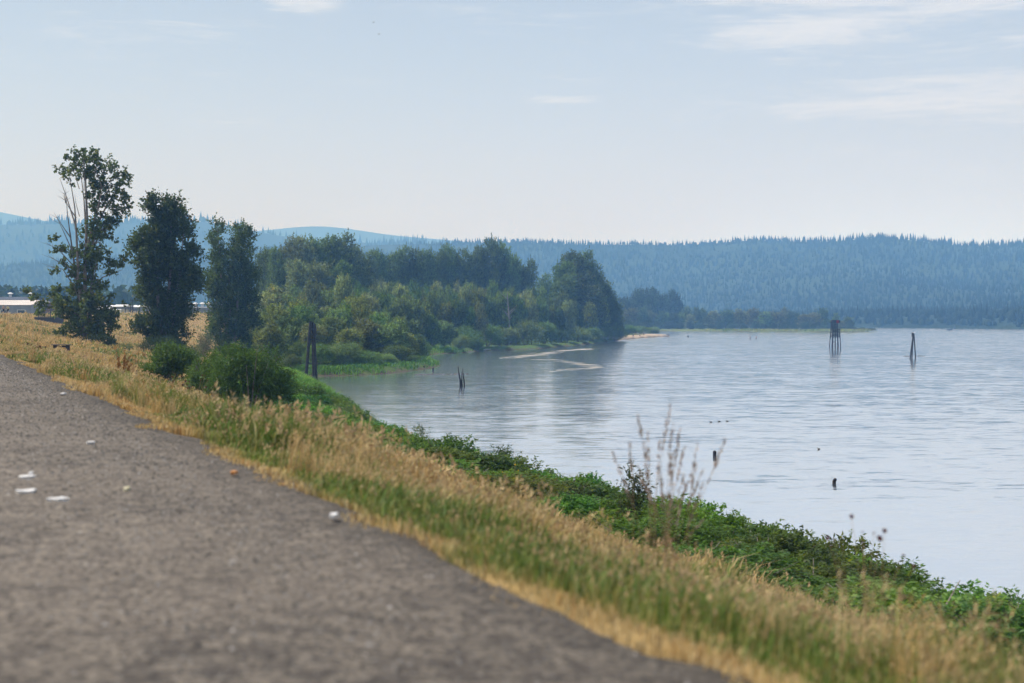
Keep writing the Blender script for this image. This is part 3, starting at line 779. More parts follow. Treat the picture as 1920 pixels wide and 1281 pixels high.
_U = ['first', 'second', 'third', 'fourth', 'fifth', 'sixth', 'seventh', 'eighth', 'ninth']
ORD = _U + ['tenth', 'eleventh', 'twelfth', 'thirteenth', 'fourteenth', 'fifteenth', 'sixteenth', 'seventeenth', 'eighteenth', 'nineteenth']
for _a, _b in (('twentieth', 'twenty'), ('thirtieth', 'thirty'), ('fortieth', 'forty'), ('fiftieth', 'fifty'), ('sixtieth', 'sixty'), ('seventieth', 'seventy'), ('eightieth', 'eighty')): ORD += [_a] + [_b + '-' + w for w in _U]
placed = []      # (px, kind of row) kept for labelling
def plant(kind, protos, hw, px, top, D, wpx, color, seed, row, h_unit, w_unit, cat='tree', group=None, squash=1.0, base=None):
    """a tree at photo column px, D metres away, as tall as the photo shows it from its own ground"""
    g = random.Random(seed)
    x, y = at(px, D); z = base if base is not None else max(0.1, gz(x, y))
    h = max(1.2, height_at(top, D) - z); w = wpx * D / F / 2
    cm, tm = protos[seed % len(protos)]
    v = 1 + g.uniform(-.14, .14)
    o = make_tree(kind, cm, tm, tuple(c * v for c in color), (x, y, z), g.uniform(0, 6.28), (w / w_unit, w / w_unit, h / h_unit), None, cat, group)
    placed.append([px, row, o, top, D]); return o
# back row of tall cottonwoods: px, top row, distance, width
back = [(496, 474, 430, 46), (520, 478, 425, 44), (545, 466, 445, 62), (568, 458, 455, 66), (592, 456, 460, 70), (618, 458, 465, 72), (645, 462, 470, 70), (668, 474, 480, 56), (600, 500, 420, 74), (640, 505, 425, 70), (560, 505, 415, 66),
        (690, 482, 520, 50), (710, 477, 530, 46), (733, 485, 535, 48), (756, 480, 540, 50), (778, 478, 540, 48), (800, 476, 540, 48), (822, 482, 545, 46), (842, 478, 550, 46), (864, 480, 550, 48), (886, 483, 555, 46), (906, 476, 560, 50),
        (926, 470, 560, 56), (945, 469, 562, 50), (962, 488, 560, 44), (978, 506, 565, 34), (993, 504, 560, 36), (1020, 524, 600, 46)]
for i, (a, b, d, w) in enumerate(back):
    plant('cottonwood_tree', COTTON, 0, a, b, d, w * 1.12, C_COTTON if i not in (2, 3, 8, 10) else (0.16, 0.195, 0.10), 1000 + i, 'back', 28.5, 7.6, group='cottonwoods behind the riverside thicket')
mass = [(1056, 497, 490, 52), (1078, 486, 500, 78), (1100, 492, 505, 66), (1118, 515, 508, 56), (1136, 534, 512, 50), (1148, 556, 515, 40), (1060, 530, 480, 60), (1152, 590, 516, 34), (1100, 540, 490, 70)]
for i, (a, b, d, w) in enumerate(mass):
    plant('cottonwood_tree', COTTON, 0, a, b, d, w * 1.1, (0.10, 0.150, 0.050), 1100 + i, 'point', 28.5, 7.6, group='tall trees at the tip of the wooded point')
# middle ground, filled row by row over the wooded bank
gm = random.Random(77)
def top_env(px, D):
    a = np.interp(px, [440, 500, 560, 640, 720, 800, 900, 1000, 1080, 1160], [560, 545, 540, 535, 540, 545, 545, 550, 560, 590])
    return a + max(0, 420 - D) * np.interp(px, [480, 700, 900, 1150], [.32, .34, .55, .75])
rowid = 0
for D in (275, 300, 325, 350, 378, 408, 440, 475):
    px = 470 + gm.uniform(0, 20); x0 = 470
    while px < 1165:
        x, y = at(px, D)
        zz, la, inl, tt = [float(q[0]) for q in ground(np.array([x]), np.array([y]))]
        if inl > 3.5 and la > 30:
            top = top_env(px, D) + gm.uniform(-12, 14)
            if inl < 9: top += 12
            col = gm.choice([C_WILLOW, C_WILLOW, C_OLIVE, C_GREY, (0.115, 0.195, 0.066), (0.115, 0.195, 0.066)])
            big = D > 380 and gm.random() < .12
            w = gm.uniform(44, 66) * 330 / D * (1.05 if inl > 9 else .8)
            h = height_at(top, D) - max(zz, .1)
            if h > 2.5: plant('willow_tree', WILLOW, 0, px, top, D, w, col, gm.randrange(9999), 'row%d' % D, 9.6, 5.2, group='willows of the riverside thicket')
            px += w * .52
        else: px += 10
# named front trees of the thicket
front = [(520, 578, 262, 92, C_OLIVE), (500, 548, 330, 100, C_GREY), (585, 537, 340, 62, (0.13, 0.155, 0.10)), (643, 528, 345, 44, C_GREY), (628, 600, 255, 74, C_WILLOW), (690, 604, 262, 80, C_OLIVE), (735, 606, 262, 84, C_WILLOW), (760, 628, 266, 56, C_OLIVE), (655, 622, 246, 70, C_OLIVE), (590, 612, 246, 70, C_GREY), (545, 600, 250, 80, C_WILLOW), (505, 612, 238, 70, C_OLIVE),
         (560, 570, 290, 70, C_OLIVE), (665, 566, 300, 70, C_OLIVE), (710, 590, 285, 64, C_WILLOW), (833, 605, 372, 62, C_WILLOW), (1128, 562, 505, 40, C_OLIVE), (960, 588, 420, 60, (0.10, 0.115, 0.035)), (978, 575, 430, 30, (0.16, 0.15, 0.03))]
for i, (a, b, d, w, c) in enumerate(front):
    plant('willow_tree', WILLOW, 0, a, b, d, w, c, 1300 + i, 'front', 9.6, 5.2, group='willows of the riverside thicket')
low = [(520, 648, 250, 62), (560, 655, 240, 52), (600, 660, 232, 56), (640, 656, 232, 60), (675, 668, 236, 50), (700, 676, 240, 36), (725, 676, 246, 34), (750, 660, 252, 56), (765, 676, 258, 30), (540, 678, 215, 40), (790, 655, 285, 34), (775, 650, 300, 40),
       (862, 634, 356, 26), (880, 620, 372, 46), (915, 618, 382, 44), (950, 622, 398, 48), (895, 636, 368, 28), (935, 634, 386, 26), (985, 610, 405, 50), (1020, 612, 420, 50), (1050, 616, 440, 52), (1085, 620, 455, 50), (1108, 622, 470, 44), (1135, 616, 492, 44), (1155, 612, 510, 34),
       (1178, 616, 610, 34), (1200, 618, 640, 34), (1225, 619, 660, 22)]
for i, (a, b, d, w) in enumerate(low):
    plant('shore_shrub', SHRUB, 0, a, b - (10 if a < 800 else 5), d, w * 1.35, (0.115, 0.195, 0.062) if i % 3 else C_WILLOW, 1400 + i, 'shore', 3.1, 2.3, 'shrub', 'shrubs along the far shore')
def snag(px, top, D, lean, label, seed):
    x, y = at(px, D); z = gz(x, y); h = height_at(top, D) - z; g = random.Random(seed); root = empty('dead_tree', (x, y, z)); tag(root, label, 'tree')
    MB().tube([(0, 0, -.4), (lean * .4, 0, h * .5), (lean, 0, h)], [.34, .24, .07], 7, True, .06).build('trunk', M_DEADPALE, root)
    for i in range(9):
        f = g.uniform(.45, .95); b_ = Vector((lean * f, 0, h * f)); a = g.uniform(0, 6.28); e = b_ + Vector((math.cos(a), math.sin(a), .9)) * h * .16 * g.uniform(.6, 1.2)
        MB().tube([b_, e], [.10, .02], 5).build('limb', M_DEADPALE, root)
M_DEADPALE = simple('bleached_wood', (0.34, 0.31, 0.28), .9, .2, 3, .3)
snag(957, 548, 405, -.9, 'pale dead trunk standing in the waterside thicket', 3)
snag(905, 655, 372, 2.2, 'dark leaning dead stem at the waterline of the thicket', 4)
# far spit: tall dim grove and a row of low trees above the grass
gs = random.Random(5)
for i, px in enumerate(range(1166, 1282, 9)):
    plant('grove_tree', FARTREE, 0, px + gs.uniform(-3, 3), np.interp(px, [1166, 1200, 1250, 1275], [562, 553, 555, 560]) + gs.uniform(-4, 6), 960 + gs.uniform(-20, 20), gs.uniform(20, 28), (0.05, 0.075, 0.04), 1500 + i, 'grove', 12, 4.2, group='dim grove behind the far spit', base=1.0)
px = 1172; i = 0
while px < 1615:
    tp = np.interp(px, [1172, 1230, 1300, 1400, 1450, 1466, 1490, 1530, 1548, 1580, 1612], [585, 588, 586, 588, 590, 576, 592, 579, 588, 600, 612]) + gs.uniform(-6, 12)
    plant('spit_tree', FARTREE, 0, px, tp, np.interp(px, [1170, 1260, 1460, 1615], [860, 870, 830, 795]) + gs.uniform(-14, 14), gs.uniform(16, 36), gs.choice([(0.07, 0.11, 0.04), (0.10, 0.14, 0.05), (0.14, 0.15, 0.07)]), 1600 + i, 'spit', 12, 4.2, group='trees on the far spit', base=0.8)
    px += gs.uniform(9, 14); i += 1
px = 1178
while px < 1640:
    plant('spit_shrub', SHRUB, 0, px, np.interp(px, [1178, 1300, 1500, 1640], [603, 606, 606, 617]) + gs.uniform(-3, 3), np.interp(px, [1178, 1260, 1460, 1640], [800, 840, 800, 780]), gs.uniform(14, 24), (0.06, 0.09, 0.045), 1700 + i, 'spitlow', 3.1, 2.3, 'shrub', 'shrubs on the far spit', base=0.5)
    px += gs.uniform(14, 22); i += 1

def say(row, text, tone=True):
    q = sorted([p for p in placed if p[1] == row], key=lambda p: p[0])
    for i, p in enumerate(q):
        p[2]['label'] = text.format(n=ORD[i], m=len(q))
say('back', '{n} cottonwood from the left in the tall back row above the thicket')
say('point', '{n} tree from the left in the tall clump ending the wooded point')
say('front', '{n} rounded willow from the left along the near front of the thicket')
say('shore', '{n} low shrub from the left along the cove and wooded shore')
say('grove', '{n} tree from the left in the dim grove beyond the wooded point')
say('spit', '{n} bushy tree from the left on the far spit behind the nav tower')
say('spitlow', '{n} low shrub from the left along the grassy edge of the far spit')
depths = sorted({p[1] for p in placed if p[1].startswith('row')}, key=lambda s: int(s[3:]))
for j, r_ in enumerate(depths):
    say(r_, '{n} willow from the left in the ' + ORD[j] + ' row back inside the riverside thicket')

# --- pair of big green bushes on the levee slope
def big_bush(px, top, D, wpx, seed, label, n, color):
    x, y = at(px, D); z = gz(x, y); h = height_at(top, D) - z; w = wpx * D / F / 2
    g = np.random.default_rng(seed); bl = []
    for i in range(26):
        a = g.random() * 6.28; rad = w * .72 * math.sqrt(g.random()); f = (.1 + .68 * g.random()) * (1 - .42 * (rad / w) ** 1.5)
        s = w * (.2 + .14 * g.random()); bl.append((math.cos(a) * rad, math.sin(a) * rad, f * h, s, s, s * .95))
    root = empty('leafy_bush', (x, y, z)); tag(root, label, 'bush')
    c = link(bpy.data.objects.new('crown', crown_mesh('bush_crown', bl, n, 9, .15, .06, .5, seed, up=.7, var=.35, yellow=.03, lump=.15)), root); c.color = (*color, 1)
    m = MB(); q = random.Random(seed)
    for i in range(12):
        a = q.uniform(0, 6.28); e = Vector((math.cos(a) * w * .6, math.sin(a) * w * .6, h * q.uniform(.55, .85)))
        m.tube([(math.cos(a) * .2, math.sin(a) * .2, -.3), e * .5, e], [.06, .04, .01], 5)
    m.build('stems', M_BARK, root)
big_bush(468, 634, 90, 178, 71, 'biggest rounded green bush on the levee slope below the poplars', 4200, (0.080, 0.145, 0.036))
big_bush(318, 645, 98, 118, 72, 'medium green bush just left of the biggest slope bush', 3000, (0.088, 0.165, 0.040))
big_bush(398, 656, 93, 104, 73, 'brighter green bush squeezed between two bigger slope bushes', 2400, (0.095, 0.19, 0.04))
big_bush(585, 716, 120, 60, 74, 'low bush where the levee foot meets the bright green shore', 800, (0.085, 0.17, 0.04))
big_bush(355, 655, 160, 60, 75, 'loose pale shrub at the foot of the middle poplar', 700, (0.10, 0.13, 0.08))
big_bush(385, 618, 225, 44, 76, 'sparse silvery shrub between the two dark poplars', 600, (0.13, 0.15, 0.10))
big_bush(228, 662, 150, 46, 77, 'pale sage shrub between tallest tree and middle poplar', 600, (0.13, 0.15, 0.09))
big_bush(185, 640, 172, 60, 78, 'dark shrub hugging the trunk of the tallest tree', 1100, (0.036, 0.060, 0.026))
big_bush(300, 640, 186, 100, 79, 'dark undergrowth shrub at the base of the broad poplar', 1500, (0.036, 0.060, 0.028))

# --- bushes along the near bank
def bank_proto(seed, h=2.4, w=1.7, leaf=.16, n=1000):
    g = np.random.default_rng(seed); bl = []
    for i in range(15):
        a = g.random() * 6.28; rad = w * .75 * math.sqrt(g.random()); f = (.1 + .7 * g.random()) * (1 - .35 * rad / w)
        s = w * (.22 + .16 * g.random()); bl.append((math.cos(a) * rad, math.sin(a) * rad, f * h, s, s, s * .9))
    cm = crown_mesh('bank_crown', bl, n, 10, leaf, leaf * .38, .46, seed, up=.6, var=.35, yellow=.03, lump=.2, droop=.25)
    mb = MB(); q = random.Random(seed)
    for i in range(8):
        a = q.uniform(0, 6.28); e = Vector((math.cos(a) * w * .6, math.sin(a) * w * .6, h * q.uniform(.6, .9)))
        mb.tube([(math.cos(a) * .1, math.sin(a) * .1, -.25), e * .5 + Vector((0, 0, .15)), e], [.03, .02, .006], 5)
    return cm, mb.mesh('bank_stems', M_BARK)
BANK = [bank_proto(400 + i) for i in range(5)]
gb_ = random.Random(12); bank = []
for row, (lat0, dt, hh) in enumerate(((22.8, 2.0, 1.85), (20.2, 2.2, 1.65), (17.6, 2.5, 1.45), (15.0, 3.0, .95))):
    t_ = -14.0 if row < 2 else -8
    while t_ < 128:
        lat = lat0 + gb_.uniform(-1.0, 1.0) + np.interp(t_, [0, 70, 90, 128], [0, 0, 2.5, 11])
        x, y = along(t_, lat); x, y = float(x), float(y)
        h = hh * gb_.uniform(.75, 1.2) * (1.0 + .15 * math.sin(t_ * .35)); w = gb_.uniform(1.5, 2.1)
        px = 960 + x / y * F if y > 1 else -1
        sp = dt * gb_.uniform(.75, 1.2) * (1 if t_ < 70 else 1.5)
        if 540 < px < 2080 and y > 8:
            o = make_tree('bank_bush', *BANK[gb_.randrange(5)], tuple(c * gb_.uniform(.8, 1.2) for c in gb_.choice([(0.105, 0.205, 0.042), (0.085, 0.175, 0.042), (0.135, 0.215, 0.050)])),
                          (x, y, gz(x, y)), gb_.uniform(0, 6.28), (w / 1.6, w / 1.6, h / 2.3), None, 'bush', 'leafy bushes along the near bank')
            bank.append((px, row, o))
        t_ += sp
words_row = ('waterside line', 'second line up', 'third line up', 'lowest-growing top line')
for row in range(4):
    q = sorted([b for b in bank if b[1] == row], key=lambda b: -b[0])
    for i, b in enumerate(q):
        b[2]['label'] = '%s leafy bush from the right in the %s of the near bank' % (ORD[i], words_row[row])
# the feathery sapling and the taller narrow-leaved shoot that stick up out of them
def sapling(px, top, D, wpx, seed, label, color, n=220, leaf=.15, wl=.22):
    x, y = at(px, D); z = gz(x, y); h = height_at(top, D) - z; w = wpx * D / F / 2; g = np.random.default_rng(seed)
    bl = [(g.normal() * w * .3, g.normal() * w * .3, h * (.12 + .78 * i / 8), w * .45, w * .45, h * .1) for i in range(9)]
    root = empty('sapling', (x, y, z)); tag(root, label, 'sapling')
    c = link(bpy.data.objects.new('crown', crown_mesh('sapling_crown', bl, n, 9, leaf, leaf * wl, .45, seed, up=.8, shell=.1, var=.3, droop=.2)), root); c.color = (*color, 1)
    m = MB()
    for i in range(5): m.tube([(0, 0, -.2), (g.normal() * w * .2, g.normal() * w * .2, h * .5), (g.normal() * w * .45, g.normal() * w * .4, h * .95)], [.014, .010, .005], 5)
    m.build('stems', M_BARK, root)
sapling(785, 806, 74, 66, 81, 'pale feathery sapling poking above the bank bushes', (0.10, 0.14, 0.06))
sapling(1185, 890, 40, 46, 82, 'narrow-leaved shoot standing above bank bushes under the plume grass', (0.05, 0.075, 0.03), 130, .16, .24)
sapling(1075, 920, 46, 46, 83, 'dark wispy shoot above the bank bushes left of the plume grass', (0.05, 0.065, 0.03), 120, .16, .24)
sapling(940, 846, 62, 60, 84, 'small airy sapling on the bank below the leaning broken pilings', (0.055, 0.09, 0.03), 170)
# ------------------------------------------------------------------ grass
def blades(x, y, z, h, w, lean, col, seed, curve=0.35):
    """each blade a bent strip of two pieces"""
    g = np.random.default_rng(seed); N = len(x)
    a = g.random(N) * 6.28
    bx, by = np.cos(a), np.sin(a)                      # width direction
    la = g.random(N) * 6.28; lx = np.cos(la) * lean + (.10 + .5 * (vnoise(x, y, 2.2, 87) - .4)) * h; ly = np.sin(la) * lean + (.22 * h * (vnoise(x, y, 3.0, 88) - .5) * 2)
    V = np.zeros((N, 5, 3))
    V[:, 0] = np.stack([x - bx * w / 2, y - by * w / 2, z - .03], -1); V[:, 1] = np.stack([x + bx * w / 2, y + by * w / 2, z - .03], -1)
    mx, my, mz = x + lx * curve, y + ly * curve, z + h * .62
    V[:, 2] = np.stack([mx - bx * w * .4, my - by * w * .4, mz], -1); V[:, 3] = np.stack([mx + bx * w * .4, my + by * w * .4, mz], -1)
    V[:, 4] = np.stack([x + lx, y + ly, z + h * (1 - .25 * np.abs(lean) / np.maximum(h, .01))], -1)
    return V, [(0, 1, 3, 2), (2, 3, 4)], col
def heads(tip, h, L, W, col, seed, k=4):
    """loose seed heads: k small slivers round the top of a stem"""
    g = np.random.default_rng(seed); N = len(tip); out = []
    for i in range(k):
        d = norm(np.stack([g.normal(size=N) * .5 + .25, g.normal(size=N) * .5, np.ones(N) * (1.1 - .35 * i)], -1))
        b = norm(np.cross(d, unit(g, N)))
        o = tip - np.array([0, 0, 1.0]) * (L * .22 * i)[:, None]
        l = (L * (.55 + .3 * g.random(N)))[:, None]; ww = (W * (.7 + .6 * g.random(N)))[:, None]
        out.append(np.stack([o - d * l * .15, o + d * l * .4 + b * ww * .5, o + d * l, o + d * l * .4 - b * ww * .5], 1))
    return np.concatenate(out), [(0, 1, 2, 3)], np.tile(col, (k, 1))
GOLD = np.array([0.56, 0.375, 0.145]); STRAW = np.array([0.62, 0.48, 0.26]); RUST = np.array([0.38, 0.19, 0.065]); GREEN = np.array([0.15, 0.235, 0.045]); DGREEN = np.array([0.085, 0.15, 0.03]); PINK = np.array([0.45, 0.30, 0.17])
def mixc(a, b, f): return a * (1 - f)[:, None] + b * f[:, None]
def grass_patch(name, n, t0, t1, l0, l1, hlo, hhi, wid, seed, headshare, lab=None, tpow=1.0, green_bias=0.0, inland_min=2.5, lpow=1.0):
    g = np.random.default_rng(seed)
    t_ = t0 + (t1 - t0) * g.random(n) ** tpow
    la = l0 + (l1 - l0) * g.random(n) ** lpow
    edge = (vnoise(t_, t_ * 0, 1.3, 71) - .6) * .8 + (vnoise(t_, t_ * 0, .35, 72) - .5) * .3
    la = la + edge * np.clip(1 - la / 2, 0, 1)
    x, y = along(t_, la)
    z, LA, IN, TT_ = ground(x, y)
    clump = fbm(x, y, .9, seed % 7 + 2, 3); patch = fbm(x, y, 4.0, 91, 3); patch2 = fbm(x, y, 1.7, 95, 3)
    keep = (IN > inland_min) & (y > 4.2) & (g.random(n) < .30 + 1.25 * sstep(.30, .62, clump))
    # greener close to the gravel and in patches, gold above
    gr = np.clip(sstep(.44, .60, patch + .10 * sstep(2.6, .5, la) + green_bias) * .9 + (g.random(n) - .5) * .95, 0, 1)
    gr *= sstep(.05, .40, la + (patch2 - .46) * 1.3)
    tall = sstep(.50, .70, fbm(x, y, 2.6, 57, 3)); flatp = sstep(.36, .26, fbm(x, y, 3.4, 67, 2))
    hh = (hlo + (hhi - hlo) * g.random(n)) * (1 - .35 * sstep(2.5, 6, la)) * (.72 + 1.0 * tall) * (1 - .55 * flatp) * (.45 + .75 * sstep(.05, 1.3, la + (patch2 - .5) * .8)) * (.65 + .7 * clump)
    dry = mixc(mixc(np.tile(GOLD, (n, 1)), STRAW, g.random(n)), RUST, (g.random(n) < .10) * .7)
    col = mixc(dry, mixc(np.tile(GREEN, (n, 1)), DGREEN, g.random(n)), gr) * (.7 + .6 * g.random(n))[:, None]
    wid = wid(y) if callable(wid) else np.full(n, wid)
    x, y, z, hh, col, gr, wid, la = [q[keep] for q in (x, y, z, hh, col, gr, wid, la)]
    lean = hh * (.15 + .75 * g.random(len(x)) ** 1.6)
    b = Bag(); V, fc, c = blades(x, y, z, hh, wid, lean, col, seed); b.add(V, fc, c)
    s = (g.random(len(x)) < headshare * (1 - .55 * gr) * sstep(.32, .62, fbm(x, y, 2.2, 44, 3)) * 1.5) & (hh > .3 * hhi)
    if s.any():
        hc = mixc(np.tile(STRAW, (s.sum(), 1)), PINK, g.random(s.sum())) * (.75 + .5 * g.random(s.sum()))[:, None]
        b.add(*heads(V[s, 4], hh[s], hh[s] * .17, wid[s] * 1.3, hc, seed + 1, 4))
    o = b.build(name, M_GRASS); tag(o, kind='stuff'); return o
wn_ = lambda y: np.clip(.0011 * y + .0030, .008, .030) * (.6 + .8 * np.random.default_rng(3).random(len(y)))
grass_patch('grass', 36000, 2, 30, -.05, 1.6, .06, .20, wn_, 1, .05, green_bias=.05)
grass_patch('grass', 84000, 1, 26, .5, 10, .14, .33, wn_, 2, .30, tpow=1.15)
grass_patch('grass', 74000, 24, 62, -.05, 13, .12, .30, wn_, 3, .30, tpow=1.1, lpow=1.3)
grass_patch('grass', 50000, 60, 125, -.05, 18, .12, .32, lambda y: np.clip(.0009 * y, .04, .08), 4, .28, lpow=1.2)
grass_patch('grass', 26000, 0, 62, 9, 18, .2, .45, wn_, 5, .2, green_bias=.12)
grass_patch('dry_grass', 52000, 120, 300, -.05, 42, .18, .5, lambda y: np.clip(.0007 * y, .06, .14), 6, .12, green_bias=-.06)
grass_patch('dry_grass', 16000, 300, 470, -.05, 44, .25, .6, lambda y: np.clip(.0007 * y, .1, .2), 7, .1, green_bias=-.04)
def tufts(name, n, t0, t1, l0, l1, hlo, hhi, wid, seed, per=48):
    g = np.random.default_rng(seed); ct = t0 + (t1 - t0) * g.random(n) ** 1.2; cl = l0 + (l1 - l0) * g.random(n)
    cx, cy3 = along(ct, cl); ok = fbm(cx, cy3, 5, 14, 2) > .42; cx, cy3 = cx[ok], cy3[ok]; m = len(cx)
    hh = np.repeat(hlo + (hhi - hlo) * g.random(m), per) * (.55 + .5 * g.random(m * per))
    x = np.repeat(cx, per) + g.normal(size=m * per) * .07; y = np.repeat(cy3, per) + g.normal(size=m * per) * .07; z = ground(x, y)[0]
    base = mixc(np.tile(GOLD, (m, 1)), STRAW, g.random(m)); base = mixc(base, RUST, (g.random(m) < .2) * .5); base = mixc(base, GREEN, (g.random(m) < .22) * .7)
    col = np.repeat(base, per, 0) * (.7 + .6 * g.random(m * per))[:, None]; w = np.full(m * per, wid)
    b = Bag(); V, fc, c = blades(x, y, z, hh, w, hh * (.1 + .6 * g.random(m * per) ** 1.5), col, seed); b.add(V, fc, c)
    s = g.random(m * per) < .35; b.add(*heads(V[s, 4], hh[s], hh[s] * .16, w[s] * 1.8, col[s] * .95, seed + 1, 4))
    tag(b.build(name, M_GRASS), kind='stuff')
tufts('grass_tufts', 170, 2, 26, .35, 6, .28, .58, .007, 21)
tufts('grass_tufts', 300, 24, 75, .3, 8, .28, .60, .016, 22, 34)
tufts('grass_tufts', 420, 75, 250, .3, 30, .35, .8, .05, 23, 22)
# left shoulder of the path, out of the picture but there
grass_patch('grass', 6000, -2, 40, -7.5, -4.9, .2, .5, wn_, 8, .2)

def shore_green(name, n, seed, y0, y1, in0, in1, hlo, hhi, cols, wid, xmax=9e9):
    g = np.random.default_rng(seed)
    P = SHORE[(SHORE[:, 1] > y0) & (SHORE[:, 1] < y1)]
    P = P[:np.argmax(P[:, 0] > xmax)] if (P[:, 0] > xmax).any() else P
    tn = np.gradient(P, axis=0); tn /= np.linalg.norm(tn, axis=1)[:, None]
    k = g.integers(0, len(P), n); d = in0 + (in1 - in0) * g.random(n)
    x = P[k, 0] - tn[k, 1] * d + g.normal(size=n) * 2.2; y = P[k, 1] + tn[k, 0] * d + g.normal(size=n) * 2.2
    z, LA, IN, T_ = ground(x, y)
    cl = fbm(x, y, 5.0, seed, 3)
    keep = (IN > .05) & (IN < in1 + 2.5) & (LA > 8) & (g.random(n) < sstep(.25, .55, cl) + .12)
    x, y, z, cl = x[keep], y[keep], z[keep], cl[keep]; N = len(x)
    h = (hlo + (hhi - hlo) * g.random(N)) * (.5 + cl)
    col = mixc(np.tile(np.array(cols[0]), (N, 1)), np.array(cols[1]), sstep(.3, .7, fbm(x, y, 9, seed + 3, 2))) * (.7 + .6 * g.random(N))[:, None]
    b = Bag(); b.add(*blades(x, y, z, h, np.full(N, wid), h * .6, col, seed + 1)); tag(b.build(name, M_GRASS), kind='stuff')
LIME = (0.20, 0.38, 0.035); LUSH = (0.085, 0.22, 0.026); YEL = (0.30, 0.30, 0.07)
shore_green('marsh_grass', 30000, 31, 95, 214, .1, 10, .35, .9, (LIME, LUSH), .10)
shore_green('marsh_grass', 16000, 32, 210, 356, .1, 8, .35, .9, (LIME, (0.09, 0.21, 0.03)), .16)
shore_green('marsh_grass', 7000, 33, 735, 790, .3, 26, .5, 1.1, ((0.20, 0.27, 0.07), YEL), .45)

# --- tufts and weeds one can pick out
M_DRYSTEM = simple('dry_stem', (0.34, 0.22, 0.12), 0.8, 0.25, 12, 0.1)
M_PLUME = simple('plume_seed_head', (0.40, 0.31, 0.265), 0.9, 0.2, 40, 0.1)
M_REDHEAD = simple('dark_red_seed_head', (0.085, 0.018, 0.024), 0.85, 0.3, 60, 0.2)
M_BROWNHEAD = simple('brown_seed_head', (0.12, 0.055, 0.025), 0.85, 0.3, 60, 0.2)
def plume_head(mb, tip, d, L, W, g, k=26):
    d = d.normalized()
    for i in range(k):
        f = g.random(); p = tip - d * (L * f)
        a = Vector((g.gauss(0, 1), g.gauss(0, 1), g.gauss(0, .4))).normalized(); e = p + (d * .9 + a * .45) * (L * .10) ; s = d.cross(a).normalized() * (W * .5 * (1 - abs(f - .55)))
        q = p + a * (W * .35 * math.sin(math.pi * (f * .9 + .05)))
        mb.raw([p, q + s, e + a * W * .2, q - s], [(0, 1, 2, 3)])
def stalk_clump(name, label, px, D, n, tops, spread, group=None, rad=.0020, head=(.34, .024), mat=None, cat='grass'):
    x, y = at(px, D); z = gz(x, y); g = random.Random(int(px))
    root = empty(name, (x, y, z)); tag(root, label, cat, group)
    for i, (tpx, tpy) in enumerate(tops):
        tx = (tpx - px) * D / F; tz = height_at(tpy, D) - z
        ty = g.uniform(-.35, .35)
        b = Vector((g.gauss(0, spread) + tx * .25, g.gauss(0, spread), -.04)); e = Vector((tx, ty, tz)); m = b.lerp(e, .55) + Vector((-tx * .10, 0, tz * .03))
        st = MB().tube([b, m, e], [rad * 1.3, rad, rad * .5], 5).build('stalk', M_DRYSTEM, root)
        hd = MB(); plume_head(hd, e, e - m, head[0] * (tz ** .5) * g.uniform(.8, 1.2), head[1], g); hd.build('seed_head', mat or M_PLUME, st)
plume = [(1190, 775), (1178, 825), (1212, 840), (1222, 815), (1232, 870), (1250, 755), (1256, 790), (1245, 835), (1262, 850), (1268, 800), (1284, 838), (1276, 880), (1306, 832), (1300, 862), (1322, 880), (1318, 905), (1352, 815), (1205, 900), (1240, 905), (1290, 915), (1195, 870), (1262, 905), (1150, 850), (1330, 985)]
stalk_clump('plume_grass', 'tall clump of thin pinkish plume grass rising against the water', 1238, 11.2, 24, plume, .12)
stalk_clump('plume_grass', 'slanting golden grass tuft on the slope beside the biggest bush', 548, 27, 26, [(548 + random.uniform(-22, 40), 768 + random.uniform(-8, 34)) for i in range(34)], .10, rad=.006, head=(.42, .055), mat=simple('golden_seed_head', (0.50, 0.32, 0.16), 0.9, 0.2, 40, 0.1))
stalk_clump('rusty_weed', 'tall rust-orange dock weed standing between the tallest tree and the bushes', 228, 60, 16, [(228 + random.uniform(-14, 18), 655 + random.uniform(0, 40)) for i in range(18)], .15, rad=.014, head=(.62, .10), mat=simple('rusty_seed_head', (0.36, 0.19, 0.055), 0.9, 0.3, 20, 0.1), cat='weed')
def seedball_weed(name, label, px, D, pts, r, mat, lab_part='seed_head'):
    x, y = at(px, D); z = gz(x, y); g = random.Random(int(px) + 1)
    root = empty(name, (x, y, z)); tag(root, label, 'weed')
    for tpx, tpy, s in pts:
        e = Vector(((tpx - px) * D / F, g.uniform(-.25, .25), height_at(tpy, D) - z)); b = Vector((g.gauss(0, .05) + e.x * .2, g.gauss(0, .05), -.04)); m = b.lerp(e, .6) + Vector((-e.x * .08, 0, 0))
        st = MB().tube([b, m, e], [r * .16, r * .12, r * .08], 5).build('stem', M_DRYSTEM, root)
        h = MB()
        for q in range(5): h.ball((e.x + g.uniform(-.4, .4) * r * s, e.y + g.uniform(-.4, .4) * r * s, e.z + g.uniform(-.2, .5) * r * s), (r * s * .62, r * s * .62, r * s * .7), 6, 4)
        h.raw([(e.x - r * s, e.y, e.z + r * s * .9), (e.x, e.y + r * .3, e.z - r * s * .9), (e.x + r * s, e.y, e.z + r * s * .8)], [(0, 1, 2)])
        h.build(lab_part, mat, st)
seedball_weed('seed_head_weed', 'dried weed with dark red seed heads standing before the river', 1625, 10.2,
              [(1548, 1007, 1), (1607, 976, 1), (1663, 998, 1), (1656, 1014, 1.3), (1626, 1023, .9), (1575, 1020, .55), (1576, 1009, .5), (1638, 1000, .5), (1696, 1044, .7), (1718, 1066, 1.1), (1637, 1037, .55), (1605, 990, .4), (1572, 1035, .6)], .017, M_REDHEAD)
